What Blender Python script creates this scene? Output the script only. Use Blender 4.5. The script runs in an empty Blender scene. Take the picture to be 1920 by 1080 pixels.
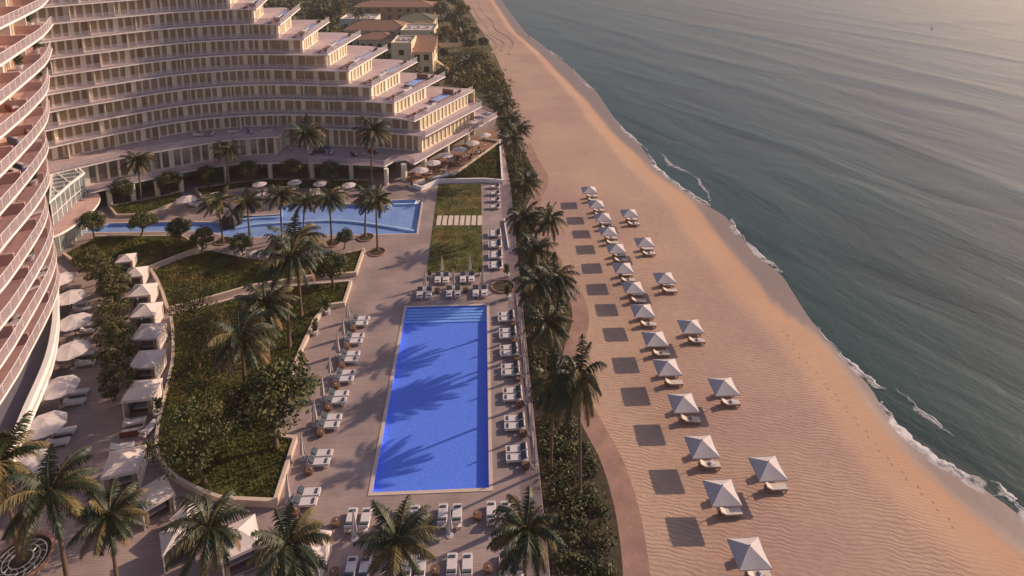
import bpy, math, random
import numpy as np
from mathutils import Vector, Matrix
from mathutils.geometry import tessellate_polygon
R = math.radians
PI = math.pi
SC = bpy.context.scene
COL = SC.collection
random.seed(7)

# ------------------------------------------------------------------ camera
CAM_H = 50.0; PITCH = R(10.8); YAW = R(2.6); FPX = 1228.0; PPX = 960.0; PPY = 54.0
cd = bpy.data.cameras.new("camera"); cam = bpy.data.objects.new("camera", cd); COL.objects.link(cam)
cd.sensor_width = 36.0; cd.lens = FPX / 1920 * 36.0
cd.shift_x = 0.0; cd.shift_y = -(540 - PPY) / 1920.0
cd.clip_start = 0.5; cd.clip_end = 9000
cam.location = (0, 0, CAM_H)
cam.rotation_euler = (PI / 2 - PITCH, 0, -YAW)
SC.camera = cam

# ------------------------------------------------------------------ sky and sun
SUN_AZ = 24.0; SUN_EL = 26.0            # azimuth counted from +X towards +Y
w = bpy.data.worlds.new("World"); SC.world = w; w.use_nodes = True
nt = w.node_tree; nt.nodes.clear()
sky = nt.nodes.new('ShaderNodeTexSky'); sky.sky_type = 'NISHITA'; sky.sun_disc = False
sky.sun_elevation = R(SUN_EL); sky.sun_rotation = R(90 - SUN_AZ)
sky.air_density = 1.3; sky.dust_density = 2.0; sky.ozone_density = 2.5
bg = nt.nodes.new('ShaderNodeBackground'); bg.inputs['Strength'].default_value = 0.088
wo = nt.nodes.new('ShaderNodeOutputWorld')
tn = nt.nodes.new('ShaderNodeMix'); tn.data_type = 'RGBA'; tn.blend_type = 'MULTIPLY'; tn.inputs[0].default_value = 1; tn.inputs[7].default_value = (1.04, .93, 1.03, 1)
nt.links.new(sky.outputs[0], tn.inputs[6]); nt.links.new(tn.outputs[2], bg.inputs[0]); nt.links.new(bg.outputs[0], wo.inputs[0])
sd = bpy.data.lights.new("sun", 'SUN'); sd.energy = 4.3; sd.angle = R(0.6); sd.color = (1.0, 0.74, 0.52)
so = bpy.data.objects.new("sun", sd); COL.objects.link(so)
sv = Vector((math.cos(R(SUN_AZ)) * math.cos(R(SUN_EL)), math.sin(R(SUN_AZ)) * math.cos(R(SUN_EL)), math.sin(R(SUN_EL))))
so.rotation_euler = sv.to_track_quat('Z', 'Y').to_euler()
so.location = (200, 100, 150)
SC.view_settings.view_transform = 'Standard'; SC.view_settings.look = 'None'
SC.view_settings.exposure = 0.2; SC.view_settings.gamma = 1.0
SC.cycles.max_bounces = 8; SC.cycles.transparent_max_bounces = 24
SC.cycles.diffuse_bounces = 3; SC.cycles.glossy_bounces = 3; SC.cycles.transmission_bounces = 4
SC.cycles.volume_bounces = 0; SC.cycles.use_denoising = True
SC.cycles.caustics_reflective = False; SC.cycles.caustics_refractive = False

# ------------------------------------------------------------------ surveying: image point + height -> place on the site
_fw = np.array([math.sin(YAW) * math.cos(PITCH), math.cos(YAW) * math.cos(PITCH), -math.sin(PITCH)])
_rt = np.array([math.cos(YAW), -math.sin(YAW), 0.0]); _up = np.cross(_rt, _fw)
def G(x, y, z=0.0):
    d = _fw * FPX + _rt * (x - PPX) - _up * (y - PPY)
    t = (z - CAM_H) / d[2]
    return (float(d[0] * t), float(d[1] * t))
def PRJ(X, Y, Z=0.0):
    v = np.array([X, Y, Z - CAM_H]); ww = v @ _fw
    return (PPX + FPX * (v @ _rt) / ww, PPY - FPX * (v @ _up) / ww)
def HG(X, Y, y):
    lo, hi = -10.0, 120.0
    for _ in range(50):
        m = (lo + hi) / 2
        if PRJ(X, Y, m)[1] > y: lo = m
        else: hi = m
    return m
def GS(pts, z=0.0): return [G(p[0], p[1], z) for p in pts]

# ------------------------------------------------------------------ materials
MATS = {}
def mat(name, col, rough=0.7, var=0.0, vs=1.0, bump=0.0, bs=8.0, metal=0.0, spec=0.4, col2=None, c2s=0.2, lo=.42, hi=.6, coord='world', stretch=(1, 1, 1), rotz=0.0, sub=0.0):
    """rough painted / natural surface: base colour, a second colour in large noise patches, fine value noise and bump"""
    m = bpy.data.materials.new(name); m.use_nodes = True; n = m.node_tree; n.nodes.clear(); L = n.links.new
    o = n.nodes.new('ShaderNodeOutputMaterial'); p = n.nodes.new('ShaderNodeBsdfPrincipled')
    L(p.outputs[0], o.inputs[0])
    p.inputs['Roughness'].default_value = rough; p.inputs['Metallic'].default_value = metal
    p.inputs['Specular IOR Level'].default_value = spec
    if coord == 'world': g = n.nodes.new('ShaderNodeNewGeometry').outputs['Position']
    else: g = n.nodes.new('ShaderNodeTexCoord').outputs['Object']
    mp = n.nodes.new('ShaderNodeMapping'); L(g, mp.inputs[0]); mp.inputs['Scale'].default_value = stretch; mp.inputs['Rotation'].default_value = (0, 0, rotz)
    g = mp.outputs[0]
    c = None
    rgb = n.nodes.new('ShaderNodeRGB'); rgb.outputs[0].default_value = (*col, 1); c = rgb.outputs[0]
    if col2:
        nz = n.nodes.new('ShaderNodeTexNoise'); nz.inputs['Scale'].default_value = c2s; nz.inputs['Detail'].default_value = 4; L(g, nz.inputs['Vector'])
        rp = n.nodes.new('ShaderNodeMapRange'); rp.inputs[1].default_value = lo; rp.inputs[2].default_value = hi; L(nz.outputs[0], rp.inputs[0])
        mx = n.nodes.new('ShaderNodeMix'); mx.data_type = 'RGBA'; L(rp.outputs[0], mx.inputs[0]); L(c, mx.inputs[6]); mx.inputs[7].default_value = (*col2, 1); c = mx.outputs[2]
    if var:
        nz = n.nodes.new('ShaderNodeTexNoise'); nz.inputs['Scale'].default_value = vs; nz.inputs['Detail'].default_value = 5; L(g, nz.inputs['Vector'])
        rp = n.nodes.new('ShaderNodeMapRange'); rp.inputs[1].default_value = .3; rp.inputs[2].default_value = .7; rp.inputs[3].default_value = 1 - var; rp.inputs[4].default_value = 1 + var; L(nz.outputs[0], rp.inputs[0])
        hs = n.nodes.new('ShaderNodeHueSaturation'); L(rp.outputs[0], hs.inputs['Value']); L(c, hs.inputs['Color']); c = hs.outputs[0]
    L(c, p.inputs['Base Color'])
    if bump:
        nz = n.nodes.new('ShaderNodeTexNoise'); nz.inputs['Scale'].default_value = bs; nz.inputs['Detail'].default_value = 4; L(g, nz.inputs['Vector'])
        b = n.nodes.new('ShaderNodeBump'); b.inputs['Strength'].default_value = bump; b.inputs['Distance'].default_value = 0.1; L(nz.outputs[0], b.inputs['Height']); L(b.outputs[0], p.inputs['Normal'])
    MATS[name] = m
    return m
def pnode(m): return [x for x in m.node_tree.nodes if x.type == 'BSDF_PRINCIPLED'][0]

mat('white_render', (.78, .70, .66), .6, .06, 1.5)
mat('fascia_white', (.93, .89, .87), .5, .04, 2)
mat('fabric', (.56, .50, .50), .9, .05, 3, coord='obj')
mat('cabana_canvas', (.72, .63, .60), .9, .05, 3, coord='obj')
mat('cushion', (.64, .60, .62), .9, .05, 4, coord='obj')
mat('slate_cushion', (.06, .078, .10), .9, .1, 4, coord='obj')
mat('dark_metal', (.05, .045, .045), .5, .1, 4)
mat('pale_metal', (.62, .60, .60), .35, .05, 4, metal=.3)
mat('wicker', (.17, .09, .055), .8, .35, 30, .4, 40, coord='obj')
mat('timber', (.33, .19, .11), .7, .2, 6, coord='obj', stretch=(1, 8, 1))
mat('sofa_red', (.22, .07, .06), .85, .1, 5, coord='obj')
mat('sofa_blue', (.12, .13, .24), .85, .1, 5, coord='obj')
mat('curtain', (.46, .34, .22), .85, .25, 5, coord='obj', stretch=(9, 9, .05))
mat('terrace_floor', (.62, .40, .36), .75, .10, 1.2, col2=(.50, .33, .32), c2s=.35)
mat('balcony_floor', (.56, .43, .43), .75, .10, 1.2, col2=(.48, .38, .40), c2s=.35)
mat('pier_cream', (.92, .84, .68), .6, .05, 1.5)
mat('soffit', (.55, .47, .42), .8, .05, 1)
mat('shaded_roof', (.20, .19, .25), .8, .06, 1)  # canopy top: the tower's shade put into a dark blue-grey base colour
mat('soil', (.06, .045, .03), .95, .3, 2, .6, 3)
mat('land', (.075, .075, .035), .95, .35, .4, .6, .8, col2=(.16, .12, .065), c2s=.05)
mat('trunk', (.17, .115, .08), .9, .25, 5, .6, 14, coord='obj', stretch=(1, 1, 3))
mat('bark', (.13, .09, .065), .9, .25, 6, .5, 10, coord='obj')
mat('palm_green', (.034, .046, .018), .5, .45, 1.1, coord='obj', col2=(.020, .034, .015), c2s=.5, spec=.4)
mat('palm_olive', (.15, .115, .042), .6, .35, 1.5, coord='obj', spec=.4)
mat('palm_dry', (.22, .13, .06), .8, .3, 2, coord='obj')
mat('leaf', (.066, .080, .026), .6, .5, 1.4, coord='obj', col2=(.12, .11, .038), c2s=1.3, spec=.25)
mat('leaf_dark', (.036, .056, .022), .55, .5, 1.4, coord='obj', col2=(.08, .092, .034), c2s=1.3, spec=.25)
mat('leaf_hedge', (.060, .066, .026), .65, .5, 1.0, coord='obj', col2=(.12, .105, .045), c2s=.9, spec=.2)
mat('far_leaf', (.13, .125, .042), .75, .5, .7, col2=(.20, .155, .055), c2s=.12, spec=.1)
mat('grass_blade', (.108, .112, .034), .8, .45, .6, col2=(.185, .13, .05), c2s=.2, lo=.5, hi=.68, spec=.15)
mat('roof_tile', (.31, .17, .115), .8, .25, 1.5, .5, 6, stretch=(3, .6, 1))
mat('roof_green', (.16, .15, .10), .8, .15, 1)
mat('house_cream', (.80, .66, .46), .75, .08, .6)
mat('house_orange', (.52, .30, .17), .75, .12, .6)
mat('house_white', (.72, .66, .58), .7, .06, .6)
mat('dark_window', (.05, .04, .04), .2, spec=.6)
mat('rock', (.05, .045, .045), .8, .3, 2, .8, 3)
mat('skin', (.35, .2, .13), .6)
mat('coping', (.62, .50, .42), .6, .06, 2)
mat('stone_slab', (.66, .56, .46), .7, .08, 2)
mat('terracotta', (.62, .52, .50), .6, .08, 5, coord='obj')
mat('white_pot', (.66, .62, .64), .5, .05, 5, coord='obj')
mat('path', (.36, .215, .165), .85, .12, .8, .3, 4, col2=(.30, .18, .15), c2s=.5)
mat('terrace_dark', (.30, .175, .12), .75, .12, 2)
mat('red_flower', (.50, .07, .03), .7, .3, 6, coord='obj')
mat('drift_canvas', (.62, .56, .52), .85, .04, 2, coord='obj')
mat('pool_wall', (.26, .12, .09), .7, .1, 2)

# plank-like paving of the deck: long narrow pavers, small value steps from one to the next
def paving(name, c1, c2, mortar, bw=1.6, rh=.22, rot=0.0):
    m = mat(name, c1, .68, 0, 1); n = m.node_tree; L = n.links.new; p = pnode(m)
    g = n.nodes.new('ShaderNodeNewGeometry').outputs['Position']
    mp = n.nodes.new('ShaderNodeMapping'); mp.inputs['Rotation'].default_value = (0, 0, rot); L(g, mp.inputs[0])
    b = n.nodes.new('ShaderNodeTexBrick'); L(mp.outputs[0], b.inputs['Vector'])
    b.inputs['Color1'].default_value = (*c1, 1); b.inputs['Color2'].default_value = (*c2, 1); b.inputs['Mortar'].default_value = (*mortar, 1)
    b.inputs['Scale'].default_value = 1; b.inputs['Brick Width'].default_value = bw; b.inputs['Row Height'].default_value = rh; b.inputs['Mortar Size'].default_value = .012
    nz = n.nodes.new('ShaderNodeTexNoise'); nz.inputs['Scale'].default_value = .22; nz.inputs['Detail'].default_value = 6; L(g, nz.inputs['Vector'])
    rp = n.nodes.new('ShaderNodeMapRange'); rp.inputs[1].default_value = .3; rp.inputs[2].default_value = .7; rp.inputs[3].default_value = .76; rp.inputs[4].default_value = 1.18; L(nz.outputs[0], rp.inputs[0])
    hs = n.nodes.new('ShaderNodeHueSaturation'); L(rp.outputs[0], hs.inputs['Value']); L(b.outputs[0], hs.inputs['Color']); L(hs.outputs[0], p.inputs['Base Color'])
    return m
paving('deck_paving', (.375, .29, .275), (.325, .25, .245), (.23, .17, .165))

def glass(name, tint, mixf, rough=.08, body=(.6, .62, .66), bodyf=.12):
    m = bpy.data.materials.new(name); m.use_nodes = True; n = m.node_tree; n.nodes.clear(); L = n.links.new
    o = n.nodes.new('ShaderNodeOutputMaterial'); t = n.nodes.new('ShaderNodeBsdfTransparent'); t.inputs[0].default_value = (*tint, 1)
    g = n.nodes.new('ShaderNodeBsdfGlossy'); g.inputs['Roughness'].default_value = rough
    f = n.nodes.new('ShaderNodeFresnel'); gm = n.nodes.new('ShaderNodeNewGeometry'); ir = n.nodes.new('ShaderNodeMapRange'); ir.inputs[3].default_value = mixf; ir.inputs[4].default_value = 1 / mixf
    L(gm.outputs['Backfacing'], ir.inputs[0]); L(ir.outputs[0], f.inputs[0])   # same reflectance from both sides
    a = n.nodes.new('ShaderNodeMixShader'); L(f.outputs[0], a.inputs[0]); L(t.outputs[0], a.inputs[1]); L(g.outputs[0], a.inputs[2])
    d = n.nodes.new('ShaderNodeBsdfDiffuse'); d.inputs[0].default_value = (*body, 1)
    b = n.nodes.new('ShaderNodeMixShader'); b.inputs[0].default_value = bodyf; L(a.outputs[0], b.inputs[1]); L(d.outputs[0], b.inputs[2])
    L(b.outputs[0], o.inputs[0]); MATS[name] = m; return m
glass('rail_glass', (.92, .90, .92), 1.4, .1, (.80, .74, .80), .17)
glass('pavilion_glass', (.85, .92, .92), 1.45, .05, (.7, .75, .75), .16)
# curtained window behind glass
m = mat('window_curtain', (.43, .31, .20), .35, .30, 4, coord='obj', stretch=(7, 7, .05), spec=.5)
m = mat('window_curtain_pale', (.62, .52, .33), .35, .18, 4, coord='obj', stretch=(6, 6, .05), spec=.5)
m = mat('lobby_glass', (.20, .17, .15), .12, .5, .35, spec=.8, col2=(.45, .38, .33), c2s=.25)

# water of the pools: clear, tinted by what lies below
def pool_water(name, tint, bs=2.2, bstr=.25):
    m = glass(name, tint, 1.33, .03, (.1, .3, .9), .0); n = m.node_tree; L = n.links.new
    nz = n.nodes.new('ShaderNodeTexNoise'); nz.inputs['Scale'].default_value = bs; nz.inputs['Detail'].default_value = 3
    g = n.nodes.new('ShaderNodeNewGeometry'); L(g.outputs['Position'], nz.inputs['Vector'])
    b = n.nodes.new('ShaderNodeBump'); b.inputs['Strength'].default_value = bstr; b.inputs['Distance'].default_value = .05; L(nz.outputs[0], b.inputs['Height'])
    for x in n.nodes:
        if x.type in ('BSDF_GLOSSY', 'FRESNEL'): L(b.outputs[0], x.inputs['Normal'])
    return m
pool_water('pool_water', (.92, .96, 1.0))
def pool_tiles(name, c, c2, cs=1.4):
    m = mat(name, c, .5, .14, 7, col2=c2, c2s=cs, lo=.45, hi=.62)
    return m
pool_tiles('pool_tile', (.13, .26, 1.0), (.17, .31, 1.0), 5.0)
pool_tiles('pool_shallow', (.22, .44, 1.0), (.26, .48, 1.0), 5.0)
pool_tiles('lagoon_tile', (.27, .41, .76), (.33, .48, .82), .5)
pool_tiles('lagoon_step', (.5, .68, .92), (.55, .7, .95), .5)

# sand: dry and wind rippled, damp orange band, smooth wet strip
def sand():
    m = mat('sand', (.5, .33, .23), .9); n = m.node_tree; L = n.links.new; p = pnode(m)
    g = n.nodes.new('ShaderNodeNewGeometry').outputs['Position']
    at = n.nodes.new('ShaderNodeAttribute'); at.attribute_name = 'wet'
    sp = n.nodes.new('ShaderNodeSeparateColor'); L(at.outputs['Color'], sp.inputs[0])     # R wet, G damp band
    nz = n.nodes.new('ShaderNodeTexNoise'); nz.inputs['Scale'].default_value = .055; nz.inputs['Detail'].default_value = 5; L(g, nz.inputs['Vector'])
    rp = n.nodes.new('ShaderNodeMapRange'); rp.inputs[1].default_value = .42; rp.inputs[2].default_value = .60; L(nz.outputs[0], rp.inputs[0])
    def mx(f, a, b):
        x = n.nodes.new('ShaderNodeMix'); x.data_type = 'RGBA'
        if hasattr(f, 'links'): L(f, x.inputs[0])
        for i, v in ((6, a), (7, b)):
            if hasattr(v, 'links'): L(v, x.inputs[i])
            else: x.inputs[i].default_value = (*v, 1)
        return x.outputs[2]
    c = mx(rp.outputs[0], (.475, .325, .24), (.41, .268, .218))
    fn = n.nodes.new('ShaderNodeTexNoise'); fn.inputs['Scale'].default_value = 1.3; fn.inputs['Detail'].default_value = 8; fn.inputs['Roughness'].default_value = .7; L(g, fn.inputs['Vector'])
    r2 = n.nodes.new('ShaderNodeMapRange'); r2.inputs[1].default_value = .3; r2.inputs[2].default_value = .7; r2.inputs[3].default_value = .9; r2.inputs[4].default_value = 1.1; L(fn.outputs[0], r2.inputs[0])
    hs = n.nodes.new('ShaderNodeHueSaturation'); L(r2.outputs[0], hs.inputs['Value']); L(c, hs.inputs['Color'])
    c = mx(sp.outputs[1], hs.outputs[0], (.50, .285, .170))
    c = mx(sp.outputs[0], c, (.235, .175, .155))
    L(c, p.inputs['Base Color'])
    rr = n.nodes.new('ShaderNodeMapRange'); rr.inputs[3].default_value = .92; rr.inputs[4].default_value = .38; L(sp.outputs[0], rr.inputs[0]); L(rr.outputs[0], p.inputs['Roughness'])
    p.inputs['Specular IOR Level'].default_value = .3
    # ripples: warped bands running roughly along the shore normal
    mp = n.nodes.new('ShaderNodeMapping'); mp.inputs['Rotation'].default_value = (0, 0, R(102)); L(g, mp.inputs[0])
    wv = n.nodes.new('ShaderNodeTexWave'); wv.inputs['Scale'].default_value = .80; wv.inputs['Distortion'].default_value = 15; wv.inputs['Detail'].default_value = 4; wv.inputs['Detail Scale'].default_value = .42; wv.inputs['Detail Roughness'].default_value = .62
    L(mp.outputs[0], wv.inputs['Vector'])
    b0 = n.nodes.new('ShaderNodeBump'); b0.inputs['Distance'].default_value = .038; L(wv.outputs['Fac'], b0.inputs['Height'])
    inv = n.nodes.new('ShaderNodeMath'); inv.operation = 'SUBTRACT'; inv.inputs[0].default_value = 1; inv.use_clamp = True
    ad = n.nodes.new('ShaderNodeMath'); ad.operation = 'ADD'; L(sp.outputs[0], ad.inputs[0]); L(sp.outputs[1], ad.inputs[1]); L(ad.outputs[0], inv.inputs[1])
    ml = n.nodes.new('ShaderNodeMath'); ml.operation = 'MULTIPLY'; 
    pz = n.nodes.new('ShaderNodeTexNoise'); pz.inputs['Scale'].default_value = .16; pz.inputs['Detail'].default_value = 3; L(g, pz.inputs['Vector'])
    pr_ = n.nodes.new('ShaderNodeMapRange'); pr_.inputs[1].default_value = .35; pr_.inputs[2].default_value = .65; pr_.inputs[3].default_value = .25; pr_.inputs[4].default_value = .85; L(pz.outputs[0], pr_.inputs[0]); L(pr_.outputs[0], ml.inputs[1]); L(inv.outputs[0], ml.inputs[0]); L(ml.outputs[0], b0.inputs['Strength'])
    b1 = n.nodes.new('ShaderNodeBump'); b1.inputs['Distance'].default_value = .06; b1.inputs['Strength'].default_value = .35; L(fn.outputs[0], b1.inputs['Height']); L(b0.outputs[0], b1.inputs['Normal'])
    L(b1.outputs[0], p.inputs['Normal'])
sand()

def sea_mat():
    m = mat('sea', (.02, .04, .042), .27, spec=.36); n = m.node_tree; L = n.links.new; p = pnode(m)
    g = n.nodes.new('ShaderNodeNewGeometry').outputs['Position']
    def noise(sc, rot, st, det=5):
        mp = n.nodes.new('ShaderNodeMapping'); mp.inputs['Rotation'].default_value = (0, 0, rot); L(g, mp.inputs[0])
        m2 = n.nodes.new('ShaderNodeMapping'); m2.inputs['Scale'].default_value = st; L(mp.outputs[0], m2.inputs[0])
        z = n.nodes.new('ShaderNodeTexNoise'); z.inputs['Scale'].default_value = sc; z.inputs['Detail'].default_value = det; z.inputs['Distortion'].default_value = .6; L(m2.outputs[0], z.inputs['Vector']); return z.outputs[0]
    a = noise(.075, R(64), (.34, 1.0, 1), 4); b = noise(.42, R(72), (.5, 1, 1), 6); c = noise(2.0, R(60), (.6, 1, 1), 4)
    nrm = None
    for h, s, d in ((a, .30, 2.0), (b, .24, .30), (c, .45, .06)):
        q = n.nodes.new('ShaderNodeBump'); q.inputs['Strength'].default_value = s; q.inputs['Distance'].default_value = d; L(h, q.inputs['Height'])
        if nrm is not None: L(nrm, q.inputs['Normal'])
        nrm = q.outputs[0]
    L(nrm, p.inputs['Normal'])
    rp = n.nodes.new('ShaderNodeMapRange'); rp.inputs[1].default_value = .35; rp.inputs[2].default_value = .65; L(a, rp.inputs[0])
    x = n.nodes.new('ShaderNodeMix'); x.data_type = 'RGBA'; L(rp.outputs[0], x.inputs[0]); x.inputs[6].default_value = (.010, .034, .031, 1); x.inputs[7].default_value = (.018, .056, .050, 1); L(x.outputs[2], p.inputs['Base Color'])
sea_mat()

def foam_mat():
    m = mat('foam', (.74, .70, .68), .8); n = m.node_tree; L = n.links.new; p = pnode(m)
    o = [x for x in n.nodes if x.type == 'OUTPUT_MATERIAL'][0]
    at = n.nodes.new('ShaderNodeAttribute'); at.attribute_name = 'cover'
    g = n.nodes.new('ShaderNodeNewGeometry').outputs['Position']
    z = n.nodes.new('ShaderNodeTexNoise'); z.inputs['Scale'].default_value = .8; z.inputs['Detail'].default_value = 8; z.inputs['Roughness'].default_value = .7; L(g, z.inputs['Vector'])
    r = n.nodes.new('ShaderNodeMapRange'); r.inputs[1].default_value = .32; r.inputs[2].default_value = .56; L(z.outputs[0], r.inputs[0])
    ad = n.nodes.new('ShaderNodeMath'); ad.operation = 'ADD'; L(r.outputs[0], ad.inputs[0]); L(at.outputs['Fac'], ad.inputs[1])
    sb = n.nodes.new('ShaderNodeMath'); sb.operation = 'SUBTRACT'; sb.inputs[1].default_value = .85; sb.use_clamp = True; L(ad.outputs[0], sb.inputs[0])
    t = n.nodes.new('ShaderNodeBsdfTransparent'); x = n.nodes.new('ShaderNodeMixShader'); L(sb.outputs[0], x.inputs[0]); L(t.outputs[0], x.inputs[1]); L(p.outputs[0], x.inputs[2]); L(x.outputs[0], o.inputs[0])
foam_mat()

# ------------------------------------------------------------------ mesh building
class MB:
    def __init__(s): s.v = []; s.f = []; s.m = []; s.mats = []
    def mi(s, name):
        if name not in s.mats: s.mats.append(name)
        return s.mats.index(name)
    def add(s, vs, fs, m):
        b = len(s.v); s.v += [tuple(v) for v in vs]; k = s.mi(m)
        for f in fs: s.f.append(tuple(i + b for i in f)); s.m.append(k)
    def box(s, cx, cy, cz, sx, sy, sz, m, rz=0.0, tilt=None):
        c, n = math.cos(rz), math.sin(rz); vs = []
        for dz in (-.5, .5):
            for dx, dy in ((-.5, -.5), (.5, -.5), (.5, .5), (-.5, .5)):
                X, Y, Z = dx * sx, dy * sy, dz * sz
                if tilt: # rotate about local Y
                    X, Z = X * math.cos(tilt) + Z * math.sin(tilt), -X * math.sin(tilt) + Z * math.cos(tilt)
                vs.append((cx + X * c - Y * n, cy + X * n + Y * c, cz + Z))
        s.add(vs, [(3, 2, 1, 0), (4, 5, 6, 7), (0, 1, 5, 4), (1, 2, 6, 5), (2, 3, 7, 6), (3, 0, 4, 7)], m)
    def prism(s, poly, z0, z1, mside, mtop=None, mbot=None):
        poly = list(poly); a = sum(poly[i][0] * poly[(i + 1) % len(poly)][1] - poly[(i + 1) % len(poly)][0] * poly[i][1] for i in range(len(poly)))
        if a < 0: poly = poly[::-1]
        k = len(poly); lo = [(x, y, z0) for x, y in poly]; hi = [(x, y, z1) for x, y in poly]
        s.add(lo + hi, [(i, (i + 1) % k, k + (i + 1) % k, k + i) for i in range(k)], mside)
        tr = tris(poly)
        s.add(hi, tr, mtop or mside); s.add(lo, [t[::-1] for t in tr], mbot or mside)
    def sheet(s, poly, z, m, holes=()):
        pts, tr = tris_h(poly, holes); s.add([(x, y, z) for x, y in pts], tr, m)
    def tube(s, pts, rad, m, n=6, cap=True):
        pts = [Vector(p) for p in pts]; vs = []; k = len(pts)
        for i, p in enumerate(pts):
            d = (pts[min(i + 1, k - 1)] - pts[max(i - 1, 0)]).normalized()
            a = d.cross(Vector((0, 0, 1)));
            if a.length < .05: a = d.cross(Vector((1, 0, 0)))
            a.normalize(); b = a.cross(d); r = rad[i] if isinstance(rad, (list, tuple)) else rad
            for j in range(n): t = 2 * PI * j / n; vs.append(p + (a * math.cos(t) + b * math.sin(t)) * r)
        fs = [(i * n + j, i * n + (j + 1) % n, (i + 1) * n + (j + 1) % n, (i + 1) * n + j) for i in range(k - 1) for j in range(n)]
        if cap: fs += [tuple(range(n)), tuple(range((k - 1) * n, k * n))[::-1]]
        s.add(vs, fs, m)
    def lathe(s, prof, m, n=12, c=(0, 0, 0), sx=1, sy=1):
        vs = []; k = len(prof)
        for r, z in prof:
            for j in range(n): t = 2 * PI * j / n; vs.append((c[0] + r * math.cos(t) * sx, c[1] + r * math.sin(t) * sy, c[2] + z))
        fs = [(i * n + j, i * n + (j + 1) % n, (i + 1) * n + (j + 1) % n, (i + 1) * n + j) for i in range(k - 1) for j in range(n)]
        fs += [tuple(range(n))[::-1], tuple(range((k - 1) * n, k * n))]
        s.add(vs, fs, m)
    def wall(s, line, z0, z1, th, m, mtop=None, closed=False, side=0.0):
        """upright wall of given thickness along a plan polyline"""
        L, Rr = offset(line, th / 2 + side, closed), offset(line, -th / 2 + side, closed)
        k = len(line); vs = []
        for i in range(k): vs += [(*L[i], z0), (*L[i], z1), (*Rr[i], z1), (*Rr[i], z0)]
        rng = range(k if closed else k - 1)
        f1, f2 = [], []
        for i in rng:
            a, b = 4 * i, 4 * ((i + 1) % k)
            f1 += [(a, b, b + 1, a + 1), (a + 2, b + 2, b + 3, a + 3), (a + 3, b + 3, b, a)]; f2 += [(a + 1, b + 1, b + 2, a + 2)]
        if not closed: f1 += [(0, 1, 2, 3), (4 * k - 4, 4 * k - 1, 4 * k - 2, 4 * k - 3)]
        s.add(vs, f1, m); s.add(vs, f2, mtop or m)
    def build(s, name, parent=None, smooth=False, loc=None):
        me = bpy.data.meshes.new(name); me.from_pydata(s.v, [], s.f); me.update()
        for x in s.mats: me.materials.append(MATS[x])
        me.polygons.foreach_set('material_index', s.m)
        if smooth: me.polygons.foreach_set('use_smooth', [True] * len(s.f))
        o = bpy.data.objects.new(name, me); COL.objects.link(o)
        if parent: o.parent = parent
        if loc: o.location = loc
        return o
def tris(poly):
    t = tessellate_polygon([[Vector((x, y, 0)) for x, y in poly]]); out = []
    for a, b, c in t:
        ar = (poly[b][0] - poly[a][0]) * (poly[c][1] - poly[a][1]) - (poly[c][0] - poly[a][0]) * (poly[b][1] - poly[a][1])
        out.append((a, b, c) if ar > 0 else (a, c, b))
    return out
def tris_h(poly, holes):
    loops = [list(poly)] + [list(h) for h in holes]; pts = [p for l in loops for p in l]
    t = tessellate_polygon([[Vector((x, y, 0)) for x, y in l] for l in loops]); out = []
    for a, b, c in t:
        ar = (pts[b][0] - pts[a][0]) * (pts[c][1] - pts[a][1]) - (pts[c][0] - pts[a][0]) * (pts[b][1] - pts[a][1])
        out.append((a, b, c) if ar > 0 else (a, c, b))
    return pts, out
def offset(line, d, closed=False):
    """offset a plan polyline to its left by d"""
    k = len(line); out = []
    for i in range(k):
        p = line[i]; a = line[(i - 1) % k] if closed or i > 0 else None; b = line[(i + 1) % k] if closed or i < k - 1 else None
        ns = []
        for u, v in ((a, p), (p, b)):
            if u is None or v is None: continue
            dx, dy = v[0] - u[0], v[1] - u[1]; l = math.hypot(dx, dy) or 1; ns.append((-dy / l, dx / l))
        nx, ny = sum(n[0] for n in ns), sum(n[1] for n in ns); l = math.hypot(nx, ny) or 1; nx /= l; ny /= l
        c = max(.35, nx * ns[0][0] + ny * ns[0][1]); out.append((p[0] + nx * d / c, p[1] + ny * d / c))
    return out
def smooth_line(pts, n=6):
    """Catmull-Rom through plan points"""
    out = []; k = len(pts)
    for i in range(k - 1):
        p0, p1, p2, p3 = pts[max(i - 1, 0)], pts[i], pts[i + 1], pts[min(i + 2, k - 1)]
        for j in range(n):
            t = j / n; out.append(tuple(.5 * (2 * p1[c] + (p2[c] - p0[c]) * t + (2 * p0[c] - 5 * p1[c] + 4 * p2[c] - p3[c]) * t * t + (3 * p1[c] - p0[c] - 3 * p2[c] + p3[c]) * t ** 3) for c in range(len(p1))))
    out.append(tuple(pts[-1])); return out
def resample(line, step):
    d = [0]
    for a, b in zip(line, line[1:]): d.append(d[-1] + math.dist(a, b))
    n = max(1, round(d[-1] / step)); out = []
    A = np.array(line); D = np.array(d)
    for i in range(n + 1): s = d[-1] * i / n; out.append((float(np.interp(s, D, A[:, 0])), float(np.interp(s, D, A[:, 1]))))
    return out
def inside(p, poly):
    x, y = p; r = False; k = len(poly)
    for i in range(k):
        x1, y1 = poly[i]; x2, y2 = poly[(i + 1) % k]
        if (y1 > y) != (y2 > y) and x < (x2 - x1) * (y - y1) / (y2 - y1) + x1: r = not r
    return r
def scatter(poly, n, rnd):
    xs = [p[0] for p in poly]; ys = [p[1] for p in poly]; out = []
    while len(out) < n:
        p = (rnd.uniform(min(xs), max(xs)), rnd.uniform(min(ys), max(ys)))
        if inside(p, poly): out.append(p)
    return out

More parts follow.
